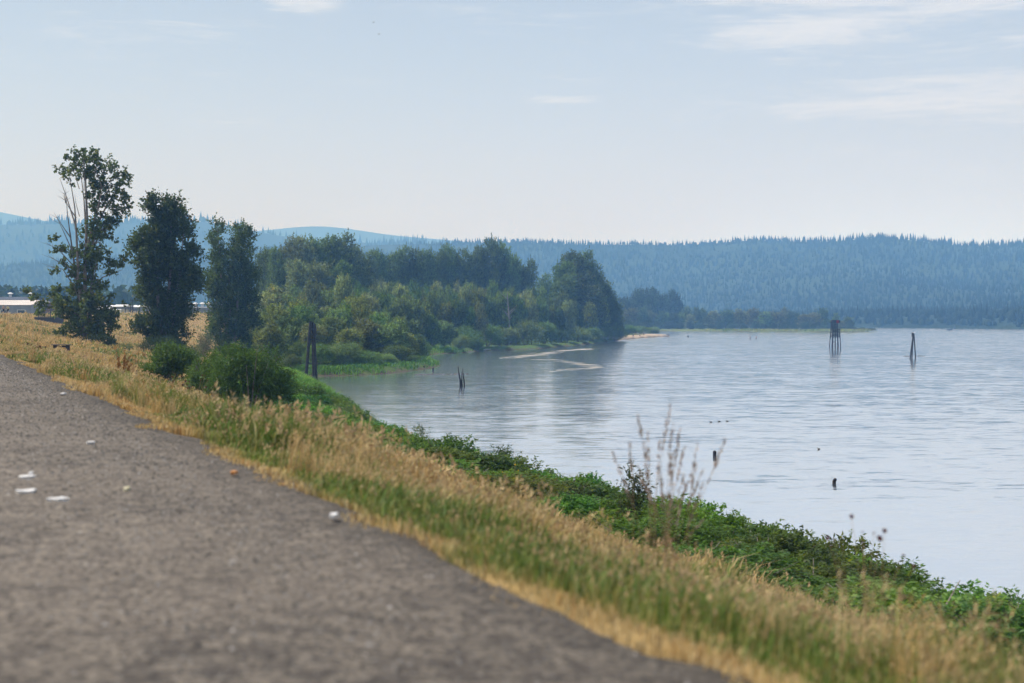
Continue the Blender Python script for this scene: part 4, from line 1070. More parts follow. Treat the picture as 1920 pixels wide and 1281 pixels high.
seedball_weed('seed_head_weed', 'brown-headed weed patch in dry grass left of the wooden bench', 62, 76,
              [(38 + random.random() * 46, 645 + random.random() * 22, .7 + random.random() * .7) for i in range(30)], .055, M_BROWNHEAD)
seedball_weed('seed_head_weed', 'brown weed stalks at the foot of the biggest slope bush', 365, 58,
              [(318 + random.random() * 95, 702 + random.random() * 28, .6 + random.random() * .7) for i in range(22)], .04, M_BROWNHEAD)
M_YELLOWFLOWER = simple('yellow_petals', (0.62, 0.42, 0.03), 0.7, 0.15, 30, 0.1)
seedball_weed('flowering_weed', 'small yellow-flowered weed by the biggest slope bush', 394, 52, [(394, 741, 1.1), (388, 746, .8), (400, 748, .7)], .03, M_YELLOWFLOWER, 'flower')
seedball_weed('flowering_weed', 'yellow blossom weed among the bank bushes', 968, 40, [(966, 872, .9), (972, 884, .7), (942, 886, .6), (948, 902, .5)], .03, M_YELLOWFLOWER, 'flower')

# --- small litter on the gravel
M_PAPER = simple('white_scrap', (0.74, 0.72, 0.70), 0.8, 0.08, 30, 0.1)
M_DRYLEAF = simple('dry_leaf', (0.50, 0.22, 0.07), 0.7, 0.2, 30, 0.1)
def scrap(px, py, wpx, hpx, label, name='paper_scrap', mat=None, cat='litter', group=None):
    zt = 8.07; d = (CAM_Z - zt) / (py - HOR) * F; x, y = at(px, d)
    w = wpx * d / F / 2; dl = hpx * d * d / (F * (CAM_Z - zt)) / 2
    g = random.Random(px * 7 + py); n = 12; v = []; f = []
    for k in range(n):
        a = 2 * math.pi * k / n; rr = g.uniform(.65, 1.1)
        v.append((math.cos(a) * w * rr, math.sin(a) * dl * rr * .8, g.uniform(.004, .016)))
    v += [(p[0] * .9, p[1] * .9, -.015) for p in v[:n]]; v.append((0, 0, .016))
    for k in range(n): f += [(k, (k + 1) % n, 2 * n), (k + n, (k + 1) % n + n, (k + 1) % n, k)]
    o = MB().raw(v, f).build(name, mat or M_PAPER); o.location = (x, y, zt)
    return tag(o, label, cat, group)
scrap(48, 922, 42, 8, 'larger wavy white paper scrap on the gravel near the frame edge')
scrap(110, 937, 50, 6, 'long thin white paper strip beside the wavy scrap')
scrap(49, 895, 28, 6, 'small grey-white paper scrap with a dot behind it')
scrap(57, 888, 8, 4, 'tiny white fleck just behind the small paper scrap')
scrap(625, 967, 18, 8, 'white scrap at the gravel edge by the green grass')
scrap(438, 886, 14, 6, 'orange dry leaf near the gravel edge', 'dry_leaf', M_DRYLEAF, 'leaf')
scrap(168, 830, 15, 4, 'pale paper fleck alone in mid path')
scrap(237, 917, 11, 5, 'yellowish stone in mid path beyond the white scraps', 'path_stone', simple('yellow_stone', (.55, .50, .34), .8), 'stone')
scrap(118, 738, 8, 3, 'farthest white fleck on the path', 'paper_scrap')
# loose chippings
g = np.random.default_rng(55); n = 42000
t_ = 2.0 + 48 * g.random(n) ** 1.5; la = -4.7 + 4.52 * np.maximum(g.random(n), g.random(n) * (g.random(n) < .7))
x, y = along(t_, la); z = crest(t_) + 0.012 + 0.05 * (1 - ((np.clip(la, -4.9, 0) + 2.4) / 2.5) ** 2)
r = (.005 + .011 * g.random(n) ** 3) * (1 + .022 * t_); V = np.zeros((n, 6, 3)); ph = g.random(n) * 6.28
for k in range(5):
    a = ph + 2 * math.pi * k / 5; j = .7 + .6 * g.random(n)
    V[:, k] = np.stack([x + np.cos(a) * r * j, y + np.sin(a) * r * j, z - .004], -1)
V[:, 5] = np.stack([x + r * .3 * g.normal(size=n), y + r * .3 * g.normal(size=n), z + r * (.5 + .5 * g.random(n))], -1)
tone = np.where(g.random(n) < .012, .34, np.where(g.random(n) < .55, .045 + .06 * g.random(n), (.12 + .12 * g.random(n)) * np.where(la > -.7, .6, 1)))[:, None] * np.array([1, .93, .86])
b = Bag(); b.add(V, [(0, 1, 5), (1, 2, 5), (2, 3, 5), (3, 4, 5), (4, 0, 5)], tone)
t = NT('gravel_chip'); c = t.n('ShaderNodeAttribute', attribute_name='tint').outputs['Color']
tag(b.build('gravel', t.done(t.pbr(c, .9, None, .2))), kind='stuff')
# ------------------------------------------------------------------ things standing in the river
def dolphin(px, D, base_px, top_px, top_py, label, z0=-1.5, r=.2, extra=None):
    x, y = at(px, D); root = empty('pile_dolphin', (x, y, 0)); tag(root, label, 'piling')
    for i, (b, dy, t_, ty, up) in enumerate(zip(base_px, (-.6, .5, -.1), top_px, (-.15, .15, 0), (0, .12, .25))):
        B = Vector(((b - px) * D / F, dy * 1.6, 0)); T = Vector(((t_ - px) * D / F, ty, height_at(top_py, D) - up))
        d = (T - B); B = B - d * (1.6 / max(d.z, .1))
        MB().tube([B, B.lerp(T, .4), B.lerp(T, .75), T], [r * 1.12, r, r * .94, r * .86], 9, True, .05).build('pile', M_PILE, root)
    if extra: extra(root, D / F)
    return root
def binding(root, k):
    zt = height_at(606, 211)
    m = MB()
    for q in range(3):
        zz = zt - .9 - q * .75
        m.tube([(math.cos(a) * (.48 + .06 * q) + .12, math.sin(a) * .42, zz + random.uniform(-.05, .05)) for a in np.linspace(0, 6.2832, 13)], .07, 5)
    m.build('cable_binding', M_STEEL, root)
    m = MB(); m.tube([(.30, -.25, zt - .1), (.36, -.2, zt - 1.3), (.30, -.15, zt - 2.5)], [.2, .27, .16], 8, True, .1); m.build('short_pile', M_PILE, root)
dolphin(586, 211, (575, 587, 592.5), (582.5, 586, 588), 603, 'thick three-pile dolphin standing in the cove before the thicket', r=.24, extra=binding)
def gull(name, loc, s, rz, label, mat, cat='bird', fly=False):
    root = empty(name, loc, rz); root.scale = (s, s, s); tag(root, label, cat)
    m = MB(); m.ball((0, 0, .12), (.24, .10, .10), 10, 6); m.tube([(.16, 0, .16), (.24, 0, .24), (.27, 0, .29)], [.06, .045, .04], 7); m.ball((.29, 0, .31), (.065, .055, .055), 8, 5)
    m.tube([(-.2, 0, .12), (-.36, 0, .13)], [.06, .02], 6); m.build('body', mat, root, True)
    MB().tube([(.34, 0, .305), (.41, 0, .295)], [.018, .006], 5).build('beak', M_DRYLEAF, root)
    for sgn in (-1, 1):
        w = MB()
        if fly: w.raw([(.08, sgn * .08, .16), (.12, sgn * .42, .27), (-.02, sgn * .85, .20), (-.08, sgn * .42, .24), (-.10, sgn * .08, .15), (.08, sgn * .08, .145), (.12, sgn * .42, .255), (-.08, sgn * .42, .225), (-.10, sgn * .08, .135)],
                       [(0, 1, 3, 4), (1, 2, 3), (5, 8, 7, 6), (6, 7, 2)])
        else: w.ball((-.05, sgn * .085, .14), (.2, .03, .07), 8, 5)
        w.build('wing', mat, root)
    return root
def topcap(root, k):
    MB().tube([(.04, 0, height_at(629, 309) - .3), (.04, 0, height_at(623, 309) - .1)], [.24, .22], 9, True, .08).build('cap_wrap', M_PILE, root)
dolphin(1711, 309, (1704.5, 1712, 1716.5), (1712.2, 1713, 1713.8), 624, 'slim three-pile dolphin leaning together in open water', r=.14, extra=topcap)
xg, yg = at(1713, 309); gull('gull', (xg, yg, height_at(624.5, 309) - .05), 1.0, .4, 'white gull perched on top of the slim dolphin', M_WHITEFEATHER)
def broken_piles():
    D = 188; x, y = at(865, D); k = D / F; root = empty('broken_pilings', (x, y, 0)); tag(root, 'cluster of leaning broken pilings near the cove mouth', 'piling')
    for pts, r in (([(863.5, 733), (863, 718), (861, 703), (859.3, 694), (858.8, 688)], .17), ([(866.3, 733), (866, 715), (865.8, 698)], .12), ([(871.5, 733), (870, 715), (868, 700), (867.2, 692)], .10), ([(864.8, 733), (864.5, 712)], .12)):
        P = [Vector(((a - 865) * k, i * .05, height_at(b, D))) for i, (a, b) in enumerate(pts)]
        P[0].z = -1.2
        n = len(P); MB().tube(P, [r] + [r * (1 - .22 * i) for i in range(1, n - 1)] + [r * .28], 7, True, .12).build('pile', M_PILE, root)
broken_piles()
def stump(px, pyb, pyt, wpx, label, lean=0.0):
    D = CAM_Z / (pyb - HOR) * F; x, y = at(px, D); k = D / F; r = wpx * k / 2; h = (pyb - pyt) * k
    root = empty('pile_stump', (x, y, 0)); tag(root, label, 'piling')
    MB().tube([(-lean * .5, 0, -1.2), (0, 0, h * .4), (lean, 0, h * .85), (lean, 0, h)], [r * 1.05, r * 1.05, r, r * .72], 10, True, .07).build('pile', M_PILE, root)
    MB().tube([(lean, 0, h), (lean, 0, h + r * .25)], [r * .7, r * .45], 9, True, .15).build('rotten_top', M_DEADWOOD, root)
stump(1340.5, 856, 846, 6.5, 'round-topped dark stump alone in the water above the bank')
stump(1565.5, 907, 898, 6.5, 'slanted dark stump in the water right of the round-topped one', .05)
stump(795.5, 692, 686, 3, 'dark stub at the tip of the green shore')
stump(812, 696, 690, 3, 'dark stub just off the tip of the green shore')
stump(1290, 632.5, 629.5, 3, 'tiny far stub beyond the sandy spit')
def nav_tower():
    D = 390; x, y = at(1566, D); k = D / F; root = empty('navigation_tower', (x, y, 0), .12); tag(root, 'dark timber navigation tower with red board on the open river', 'tower')
    Z = lambda py: height_at(py, D)
    zb, z1, z2, z3 = Z(653), Z(632), Z(617.5), Z(600.5)
    bx = 1.24; mx = 1.08; tx = .96
    corners = [(-1, -1), (-.28, -1), (.32, -1), (1, -1), (-1, 1), (-.28, 1), (.32, 1), (1, 1)]
    for sx, sy in corners:
        P = [(sx * bx * .85, sy * bx * .62, -2), (sx * bx, sy * bx * .75, .9), (sx * mx, sy * mx * .75, z1), (sx * tx, sy * tx * .7, z2)]
        MB().tube(P, [.12, .13, .12, .11], 7, True, .04).build('leg', M_PILE, root)
    for zz, s, w in ((z1, mx, .24), ((z1 + z2) / 2, (mx + tx) / 2, .16), (z2, tx, .22)):
        for sy in (-1, 1): MB().box((0, sy * s * .75 - sy * .02, zz), (2 * s + .35, .16, w)).build('beam', M_PILE, root)
        for sx in (-1, 1): MB().box((sx * (s + .03), 0, zz + .03), (.14, 1.5 * s + .3, w)).build('beam', M_PILE, root)
    MB().box((-.85, -1.0, Z(641)), (1.0, .12, .16)).build('beam', M_PILE, root)
    MB().tube([(-.93, -1.05, Z(641)), (-.9, -.95, z1)], .06, 5).build('ladder_rail', M_PILE, root)
    for a, b in ((-1, -.28), (-.28, .32), (.32, 1)):
        for zl, zh, s in ((z1, (z1 + z2) / 2, mx), ((z1 + z2) / 2, z2, tx)):
            for sy in (-1, 1):
                MB().tube([(a * s, sy * s * .78, zl), (b * s, sy * s * .78, zh)], .065, 5).build('brace', M_PILE, root)
                MB().tube([(b * s, sy * s * .80, zl), (a * s, sy * s * .80, zh)], .065, 5).build('brace', M_PILE, root)
    # narrow upper frame on the upstream side
    ux0, ux1 = -1.02, .08
    for ux in (ux0, ux1):
        for uy in (-.45, .45): MB().tube([(ux, uy, z2 - .1), (ux, uy, z3)], .10, 6).build('leg', M_PILE, root)
    for i in range(4):
        zl = z2 + (z3 - z2) * i / 4; zh = z2 + (z3 - z2) * (i + 1) / 4
        for uy in (-.47, .47):
            MB().box(((ux0 + ux1) / 2, uy, zh - .05), (ux1 - ux0 + .2, .1, .14)).build('beam', M_PILE, root)
            MB().tube([(ux0, uy * 1.1, zl), (ux1, uy * 1.1, zh)], .045, 5).build('brace', M_PILE, root)
            MB().tube([(ux1, uy * 1.16, zl), (ux0, uy * 1.16, zh)], .045, 5).build('brace', M_PILE, root)
    MB().box(((ux0 + ux1) / 2, 0, z3 - .22), (1.2, 1.1, .4)).build('lamp_house', M_DARKWALL, root)
    MB().tube([(.58, 0, z2 - .1), (.58, 0, z3 - .5)], .14, 8).build('mast', M_PILE, root)
    MB().box((.58, -.20, z3 - .42), (.74, .1, .82)).build('red_board', M_RED, root)
    MB().tube([(1.05, -.16, z3 - .36), (1.05, .12, z3 - .36)], .40, 12).build('drum', M_DARKWALL, root)
nav_tower()
def drift(px, py, w, label, seed):
    D = CAM_Z / (py - HOR) * F; x, y = at(px, D); g = random.Random(seed); k = D / F
    m = MB().tube([(-w * k / 2, 0, -.02), (-w * k * .1, g.uniform(-.3, .3), .05), (w * k / 2, g.uniform(-.3, .3), .02)], [.05, .10, .05], 6, True, .2)
    o = m.build('driftwood', M_PILE); o.location = (x, y, 0); tag(o, label, 'driftwood')
drift(1700, 668.3, 14, 'thin driftwood stick left of the slim dolphin foot', 3); drift(1725, 668, 18, 'bent driftwood branch right of the slim dolphin foot', 4)
# stones just breaking the surface in a line across the cove mouth
b = MB(); g = random.Random(9)
for i in range(46):
    px = 778 + 100 * (i + g.random()) / 46
    if 822 < px < 846 and g.random() < .8: continue
    D = 225 + (px - 778) * .02 + g.uniform(-.5, .5); x, y = at(px, D); s = g.uniform(.08, .22)
    b.ball((x, y, .0), (s * 1.5, s, s * .75), 6, 4)
tag(b.build('rocks', M_ROCK), kind='stuff')
# pale sand bars that barely clear the water
M_SAND = simple('wet_sand', (0.40, 0.36, 0.30), 0.7, 0.12, 0.6, 0.1)
def bar(name, line, wid):
    """a thin shoal: many low lenses of wet sand strung along a line"""
    m = MB(); g = random.Random(int(line[0][0])); n = max(6, int(abs(line[-1][0] - line[0][0]) / 2.2) + 6 * len(line))
    for i in range(n):
        q = (i + g.random()) / n * (len(line) - 1); k = min(int(q), len(line) - 2); q -= k
        px = line[k][0] * (1 - q) + line[k + 1][0] * q; py = line[k][1] * (1 - q) + line[k + 1][1] * q
        D = CAM_Z / (py - HOR) * F; x, y = at(px, D); f = math.sin(math.pi * (i + .5) / n)
        x += g.gauss(0, 1.2); y += g.gauss(0, wid * .45) * f; a = wid * g.uniform(.3, .95) * (.35 + f); b_ = wid * g.uniform(.06, .26) * (.35 + f)
        v = [(x + a * math.cos(t_) * g.uniform(.75, 1.1), y + b_ * math.sin(t_) * g.uniform(.7, 1.1), -.012) for t_ in np.linspace(0, 6.283, 13)[:-1]]
        m.raw(v + [(x, y, .022 + .002 * (i % 5))], [(j, (j + 1) % 12, 12) for j in range(12)])
    tag(m.build(name, M_SAND, None, True), kind='structure')
bar('sand_bar', [(945, 672.5), (985, 668), (1020, 663), (1045, 659)], 3.6)
bar('sand_bar', [(1040, 658.5), (1080, 656), (1115, 653.5)], 4.2)
bar('sand_bar', [(985, 674), (1040, 675), (1085, 681), (1118, 687), (1085, 692), (1025, 697.5)], 3.0)
# duck on the water, birds in the air
for i, (px, py, l) in enumerate(((1333.5, 792, 'leftmost of three ducks swimming beyond the plume grass'), (1349, 791, 'middle one of three ducks swimming beyond the plume grass'), (1364, 790.5, 'rightmost of three ducks swimming beyond the plume grass'), (1536, 843, 'lone duck swimming above the slanted stump'))):
    D = CAM_Z / (py - HOR) * F; x, y = at(px, D); gull('duck', (x, y, -.02), .42, 2.6 + .4 * i, l, M_FEATHER)
for px, py, l in ((701.5, 45, 'upper one of two tiny birds flying high in the sky'), (711.5, 67, 'lower one of two tiny birds flying high in the sky')):
    D = 150; x, y = at(px, D); gull('flying_bird', (x, y, height_at(py, D)), .32, .8, l, M_FEATHER, fly=True)

# ------------------------------------------------------------------ bench, gate, people, boats
def bench():
    D = 100; x, y = at(115, D); z = gz(x, y); root = empty('bench', (x, y, z), -.18); tag(root, 'low weathered plank bench half hidden in dry grass', 'bench')
    M_PLANK = simple('grey_plank', (0.20, 0.18, 0.18), 0.85, 0.3, 3, 0.4)
    for q in (-.16, .0, .16): MB().box((0, q, .50), (1.35, .14, .06)).build('seat_plank', M_PLANK, root)
    for sx in (-.48, .48): MB().box((sx, 0, .18), (.14, .34, .58)).build('leg', M_PILE, root)
    MB().box((0, 0, .38), (1.0, .08, .12)).build('stretcher', M_PILE, root)
bench()
def gate():
    D = 252; x, y = at(86, D); z = gz(x, y); root = empty('metal_gate', (x, y, z), -.1); tag(root, 'small dark barred gate on a low black wall below the levee top', 'gate')
    MB().box((.6, 0, .25), (5.2, .5, 1.2)).build('low_wall', M_DARKWALL, root)
    for i in range(8): MB().tube([(-1.2 + i * .28, 0, .82), (-1.2 + i * .28, 0, 2.1)], .03, 5).build('bar', M_STEEL, root)
    for zz in (1.0, 2.05): MB().box((-.22, 0, zz), (2.2, .07, .06)).build('rail', M_STEEL, root)
    for sx in (-1.3, .88): MB().box((sx, 0, 1.4), (.1, .1, 1.7)).build('post', M_STEEL, root)
gate()
def person_mesh(pose, seed):
    """one continuous skinned body; joints in metres, facing +x"""
    J = {'pel': (0, 0, .95), 'wai': (0, 0, 1.12), 'che': (.01, 0, 1.36), 'nec': (.02, 0, 1.50), 'hea': (.04, 0, 1.60), 'top': (.04, 0, 1.70)}
    sw = .16 if pose == 'walk' else .02
    legs = {}
    for s, f in ((-1, 1), (1, -1)):
        J['hip%d' % s] = (0, s * .10, .92); J['kne%d' % s] = (f * sw * 1.3 + .03, s * .11, .50); J['ank%d' % s] = (f * sw * 1.9 - .02, s * .11, .08 if f * sw >= 0 or pose != 'walk' else .13); J['toe%d' % s] = (f * sw * 1.9 + .16, s * .13, .04)
        J['sho%d' % s] = (0, s * .19, 1.42); J['elb%d' % s] = (-f * sw * .7 - .03, s * .25, 1.14); J['wri%d' % s] = (-f * sw * 1.4 + .06, s * .26, .90); J['pal%d' % s] = (-f * sw * 1.5 + .08, s * .26, .83)
    if pose == 'sit':
        d = .70
        J = {k: (v[0], v[1], v[2] - d) for k, v in J.items()}
        for s in (-1, 1):
            J['hip%d' % s] = (.02, s * .10, .20); J['kne%d' % s] = (.42, s * .14, .46); J['ank%d' % s] = (.62, s * .13, .07); J['toe%d' % s] = (.78, s * .14, .05)
            J['elb%d' % s] = (.12, s * .27, .46); J['wri%d' % s] = (.34, s * .20, .42); J['pal%d' % s] = (.41, s * .19, .42)
    E = [('pel', 'wai'), ('wai', 'che'), ('che', 'nec'), ('nec', 'hea'), ('hea', 'top')]
    for s in (-1, 1): E += [('pel', 'hip%d' % s), ('hip%d' % s, 'kne%d' % s), ('kne%d' % s, 'ank%d' % s), ('ank%d' % s, 'toe%d' % s), ('che', 'sho%d' % s), ('sho%d' % s, 'elb%d' % s), ('elb%d' % s, 'wri%d' % s), ('wri%d' % s, 'pal%d' % s)]
    RAD = {'pel': .135, 'wai': .12, 'che': .15, 'nec': .055, 'hea': .085, 'top': .07, 'hip': .085, 'kne': .055, 'ank': .04, 'toe': .035, 'sho': .06, 'elb': .042, 'wri': .028, 'pal': .032}
    ks = list(J); me = bpy.data.meshes.new('body'); me.from_pydata([J[k] for k in ks], [(ks.index(a), ks.index(b)) for a, b in E], [])
    o = bpy.data.objects.new('tmp_body', me); COL.objects.link(o)
    sk = o.modifiers.new('skin', 'SKIN'); sb = o.modifiers.new('sub', 'SUBSURF'); sb.levels = sb.render_levels = 1
    lay = me.skin_vertices[0].data
    for i, k in enumerate(ks):
        r = RAD[k[:3]]; lay[i].radius = (r * (.78 if k in ('pel', 'wai', 'che') else 1), r); lay[i].use_root = (k == 'pel')
    dg = bpy.context.evaluated_depsgraph_get(); ev = o.evaluated_get(dg).to_mesh()
    m = MB(); m.raw([tuple(v.co) for v in ev.vertices], [tuple(p.vertices) for p in ev.polygons])
    o.evaluated_get(dg).to_mesh_clear(); bpy.data.objects.remove(o)
    for s in (-1, 1):       # fingers, thumb, ears
        p = Vector(J['pal%d' % s]); d = (p - Vector(J['wri%d' % s])).normalized()
        for i, ln in enumerate((.07, .08, .075, .06)):
            b = p + Vector(((i - 1.5) * .018, 0, 0)); m.tube([b - d * .01, b + d * ln * .6, b + d * ln + Vector((0, -s * .015, 0))], [.009, .008, .006], 5)
        m.tube([p + Vector((.025, 0, .02)), p + Vector((.045, -s * .01, -.01)), p + Vector((.05, -s * .02, -.04))], [.010, .009, .007], 5)
        h = J['hea']; m.ball((h[0] - .01, s * .085, h[2] + .02), (.02, .012, .03), 5, 4)
    h = J['hea']; m.tube([(h[0] + .075, 0, h[2] + .05), (h[0] + .10, 0, h[2] + .01)], [.010, .016], 5)
    return m.mesh('person_body', M_SKIN, True), J
BODY = {p: person_mesh(p, 1) for p in ('walk', 'stand', 'sit')}
def person(loc, rz, pose, label, shirt, shorts, group=None, sink=0.0, s=1.0):
    me, J = BODY[pose]; root = empty('person', (loc[0], loc[1], loc[2] - sink), rz); root.scale = (s, s, s); tag(root, label, 'person', group)
    link(bpy.data.objects.new('body', me), root)
    h = J['hea']; m = MB(); m.ball((h[0] - .02, 0, h[2] + .06), (.11, .10, .085), 9, 6); m.build('hair', M_HAIR, root, True)
    if shirt:
        m = MB(); m.tube([J['pel'], J['wai'], J['che'], tuple(Vector(J['nec']) - Vector((0, 0, .03)))], [.155, .15, .175, .09], 10)
        for q in (-1, 1): m.tube([J['sho%d' % q], tuple(Vector(J['sho%d' % q]).lerp(Vector(J['elb%d' % q]), .7))], [.08, .062], 8)
        m.build('shirt', shirt, root, True)
    m = MB(); m.tube([tuple(Vector(J['pel']) + Vector((0, 0, .06))), tuple(Vector(J['pel']) - Vector((0, 0, .08)))], [.155, .16], 10)
    for q in (-1, 1): m.tube([J['hip%d' % q], tuple(Vector(J['hip%d' % q]).lerp(Vector(J['kne%d' % q]), .85))], [.105, .085], 8)
    m.build('shorts', shorts, root, True)
for px, sh, lb, rz, ps in ((7, None, 'bare-chested person in black shorts walking on the levee', 2.6, 'walk'), (15, M_YELLOWCLOTH, 'person in pale yellow top and black shorts walking on the levee', 2.5, 'walk')):
    d = 257 + px * .2; x, y = at(px, d); person((x, y, max(gz(x, y), height_at(592, d))), rz, ps, lb, sh, M_BLACKCLOTH)
def at_shore(px, py): d = CAM_Z / (py - HOR) * F; x, y = at(px, d); return x, y, max(gz(x, y), -.5)
for px, py, ps, lb, sh, rz, sink in ((1191.5, 631.5, 'stand', 'left one of two people standing on the sandy beach', M_DARKCLOTH, 1, 0), (1194, 631.5, 'stand', 'right one of two people standing on the sandy beach', M_RED, -1, 0),
                                 (1187, 635, 'sit', 'person sitting low by the waterline near the trees', M_DARKCLOTH, -1.2, 0), (1199.5, 634, 'sit', 'person sitting on wet sand right of the standing pair', None, -1.2, 0), (1207, 632.8, 'sit', 'person sitting alone halfway along the beach', M_BLACKCLOTH, -1, 0),
                                 (1250.8, 632.3, 'stand', 'left one of two waders off the sand spit', M_BLACKCLOTH, 0, .35), (1254.2, 632.2, 'stand', 'right one of two waders off the sand spit', M_DARKCLOTH, 2, .35),
                                 (1406.7, 636, 'stand', 'left one of two people wading in mid river', None, -1, .45), (1418, 636, 'stand', 'right one of two people wading in mid river', None, 1, .55)):
    x, y, z = at_shore(px, py); person((x, y, max(z, 0) if sink == 0 else 0), rz, ps, lb, sh, M_BLACKCLOTH, None, sink, 1.05)
def boat(px, D, rz, label, L=4.6):
    x, y = at(px, D); root = empty('motor_boat', (x, y, .05), rz); tag(root, label, 'boat')
    m = MB(); W = 1.7; st = []; n = 7; v = []; f = []
    for i in range(n):
        q = i / (n - 1); w = W / 2 * (1 - max(0, q - .45) ** 2 / .31); xx = -L / 2 + L * q
        v += [(xx, -w, .55 + .2 * q * q), (xx, -w * .65, -.12), (xx, w * .65, -.12), (xx, w, .55 + .2 * q * q), (xx, w * .86, .2), (xx, -w * .86, .2)]
    for i in range(n - 1):
        for k in range(6): f.append((i * 6 + k, (i + 1) * 6 + k, (i + 1) * 6 + (k + 1) % 6, i * 6 + (k + 1) % 6))
    f += [tuple(range(6)), tuple((n - 1) * 6 + k for k in reversed(range(6)))]
    m.raw(v, f).build('hull', M_DARKWALL, root)
    for xx in (-.9, .5): MB().box((xx, 0, .48), (.32, 1.25, .06)).build('seat', M_PILE, root)
    MB().box((.9, 0, .8), (.06, 1.2, .45)).build('windscreen', M_GLASS, root)
    MB().box((-L / 2 - .14, 0, .62), (.3, .36, .6)).build('outboard_motor', M_STEEL, root)
boat(1226, 735, .2, 'small dark motor boat moored behind the sand spit', 4.4)
boat(1781, 860, .1, 'far small motor boat near the opposite shore', 3.2)
x, y = at(1790, 930); o = empty('channel_marker', (x, y, 0)); tag(o, 'tiny far channel marker right of the far boat', 'buoy')
MB().tube([(0, 0, -.5), (0, 0, .6), (0, 0, 2.0)], [.5, .5, .25], 8).build('float', M_DARKWALL, o); MB().ball((0, 0, 2.2), .28).build('lamp_top', M_DARKWALL, o)

# ------------------------------------------------------------------ mills and sheds on the plain behind the levee
def shed(name, px0, px1, D, eave_py, ridge_py, depth, wall, roof, label, windows=0, vents=0, band=None):
    x0, _ = at(px0, D); x1, _ = at(px1, D); W = x1 - x0; root = empty(name, ((x0 + x1) / 2, D, 1.5)); tag(root, label, 'building')
    he = height_at(eave_py, D) - 1.5; hr = height_at(ridge_py, D) - 1.5
    m = MB(); m.raw([(-W / 2, 0, -.3), (W / 2, 0, -.3), (W / 2, depth, -.3), (-W / 2, depth, -.3), (-W / 2, 0, he), (W / 2, 0, he), (W / 2, depth, he), (-W / 2, depth, he)],
                    [(0, 1, 5, 4), (1, 2, 6, 5), (2, 3, 7, 6), (3, 0, 4, 7)]); m.build('wall', wall, root)
    o_ = .4; r = MB(); r.raw([(-W / 2 - o_, -o_, he), (W / 2 + o_, -o_, he), (W / 2 + o_, depth + o_, he), (-W / 2 - o_, depth + o_, he), (-W / 2 - o_, depth / 2, hr), (W / 2 + o_, depth / 2, hr)],
                             [(0, 1, 5, 4), (2, 3, 4, 5), (1, 2, 5), (3, 0, 4), (3, 2, 1, 0)]); ro = r.build('roof', roof, root)
    for i in range(vents):
        q = -W / 2 + W * (i + .6) / vents
        MB().tube([(q, depth / 2, hr - .2), (q, depth / 2, hr + .9), (q, depth / 2, hr + 1.2), (q, depth / 2, hr + 1.7)], [.55, .55, 1.2, .3], 9).build('roof_vent', M_WHITE, ro)
    if band: MB().box((0, -.06, he * band), (W + .1, .1, he * .1)).build('trim_band', M_DARKWALL, root)
    for i in range(windows):
        q = -W / 2 + W * (i + .5) / windows
        f_ = MB().box((q, -.05, he * .8), (W / windows * .5, .1, he * .12)).build('window', M_WHITE, root); MB().box((q, -.11, he * .8), (W / windows * .42, .04, he * .09)).build('pane', M_GLASS, f_)
    return root
shed('mill_shed', -260, 56, 470, 572, 562, 30, M_GREYWALL, M_ROOF, 'long mill shed with pale sunlit roof beyond the levee', 10, 0)
shed('mill_shed', -300, 52, 540, 562, 556, 26, M_DARKWALL, M_DARKWALL, 'dark-roofed mill building with white roof vents behind the pale roof', 0, 9)
shed('warehouse', 176, 199, 480, 583, 572, 16, M_WHITE, M_WHITE, 'white warehouse showing left of the white gabled shed', 2)
shed('warehouse', 211, 231, 440, 575, 571, 12, M_GREYWALL, M_WHITE, 'grey shed with bright white gabled roof between two dark trees', 3)
shed('warehouse', 209, 229, 425, 581, 580, 8, M_WHITE, M_WHITE, 'low white trailer-like shed before the gabled shed', 0)
shed('warehouse', 246, 270, 470, 576, 572, 12, M_GREYWALL, M_WHITE, 'white-roofed shed half hidden by the broad poplar', 2)
shed('mill_shed', 335, 440, 560, 577, 575, 20, M_GREYWALL, M_GREYWALL, 'low grey building with white roof units between the poplars', 5, 8)
# dark heap of bark chips beside the mill
g = random.Random(4); D = 340; x0, _ = at(14, D); x1, _ = at(112, D)
vs_ = []; fs_ = []; nx2, ny2 = 26, 9
for j in range(ny2):
    for i in range(nx2):
        u2 = i / (nx2 - 1); v2 = j / (ny2 - 1)
        prof = np.interp(u2, [0, .1, .3, .45, .7, 1], [.0, .45, .72, 1, .95, .0]); hh = 11.2 * prof * math.sin(math.pi * v2) ** .6
        vs_.append((x0 + (x1 - x0) * u2, D + 26 * v2, 1.2 + hh + g.uniform(-.5, .5) * (hh > .5)))
for j in range(ny2 - 1):
    for i in range(nx2 - 1): fs_.append((j * nx2 + i, j * nx2 + i + 1, (j + 1) * nx2 + i + 1, (j + 1) * nx2 + i))
tag(MB().raw(vs_, fs_).build('bark_heap', simple('bark_chips', (0.060, 0.042, 0.042), 0.95, 0.35, 0.6, 0.8)), 'dark heap of bark chips beside the mill beyond the levee', 'heap')
def pole(px, D, top_py, label, arms=1):
    x, y = at(px, D); h = height_at(top_py, D) - 1.5; root = empty('utility_pole', (x, y, 1.5)); tag(root, label, 'pole', 'utility poles behind the levee')
    MB().tube([(0, 0, -.3), (0, 0, h)], [.2, .14], 7).build('shaft', M_PILE, root)
    for i in range(arms): MB().box((0, -.2, h - .5 - i * 1.0), (2.4, .12, .16)).build('crossarm', M_PILE, root)
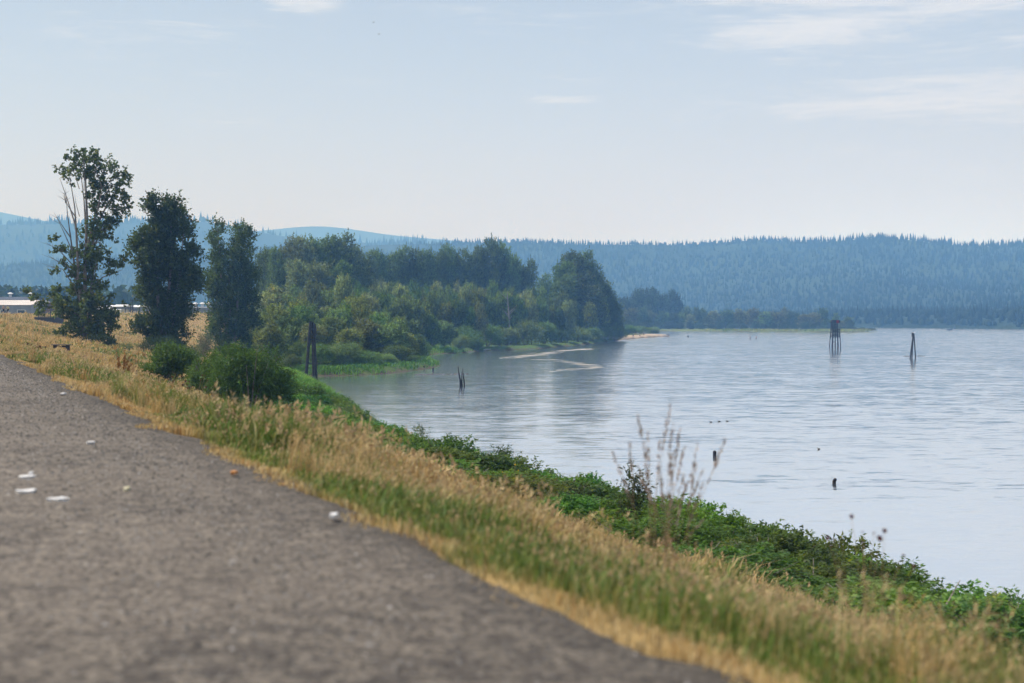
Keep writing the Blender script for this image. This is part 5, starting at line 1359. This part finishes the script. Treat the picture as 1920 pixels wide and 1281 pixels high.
pole(202, 430, 560, 'utility pole left of the white gabled shed'); pole(245.5, 420, 560, 'left of two poles beside the broad poplar', 0); pole(249, 430, 561, 'right of two poles beside the broad poplar'); pole(370, 520, 571, 'short pole before the low grey building', 0)
def guard(px0, px1, D, label):
    x0, _ = at(px0, D); x1, _ = at(px1, D); z = max(gz((x0 + x1) / 2, D), 1); root = empty('guard_rail', ((x0 + x1) / 2, D, z)); tag(root, label, 'railing'); W = x1 - x0
    for i in range(6): MB().box((-W / 2 + W * i / 5, 0, .6), (.14, .14, 1.6)).build('post', M_STEEL, root)
    for zz in (.5, .95, 1.35): MB().box((0, -.1, zz), (W + .3, .05, .12)).build('rail', M_STEEL, root)
guard(229, 262, 395, 'dark guard rail on the levee top left of the broad poplar')
def stage_trees(n, seed, x0, x1, y0, y1, hlo, hhi, name):
    g = np.random.default_rng(seed); x = g.uniform(x0, x1, n); y = g.uniform(y0, y1, n); x = x * y / ((y0 + y1) / 2)
    h = hlo + (hhi - hlo) * g.random(n); z = np.full(n, 1.2); b = Bag()
    # each a column of leaf clumps
    K = 46; cx = np.repeat(x, K); cy2 = np.repeat(y, K); f = np.tile(np.linspace(.06, 1, K), n); hh = np.repeat(h, K)
    con = np.repeat(g.random(n) < .6, K); rad = np.where(con, hh * .17 * (1.08 - f), hh * .24 * np.sqrt(np.clip(1 - (f - .5) ** 2 * 3.4, .05, 1)))
    a = g.random(n * K) * 6.28; px_ = cx + np.cos(a) * rad; py_ = cy2 + np.sin(a) * rad; pz = 1.2 + f * hh
    s = hh * .12; V = np.zeros((n * K, 4, 3)); d = unit(g, n * K); e = norm(np.cross(d, unit(g, n * K)))
    P = np.stack([px_, py_, pz], -1)
    for k, (u1, u2) in enumerate(((-1, 0), (0, .6), (1, 0), (0, -.6))): V[:, k] = P + (d * u1 + e * u2) * s[:, None]
    b.add(V, [(0, 1, 2, 3)], (.6 + .8 * g.random(n * K))[:, None] * np.ones(3))
    o = b.build(name, M_LEAF); o.color = (0.03, 0.048, 0.026, 1); tag(o, kind='stuff')
stage_trees(230, 5, -420, -250, 820, 960, 14, 25, 'distant_woods')
stage_trees(140, 6, -290, -190, 760, 840, 14, 24, 'distant_woods')
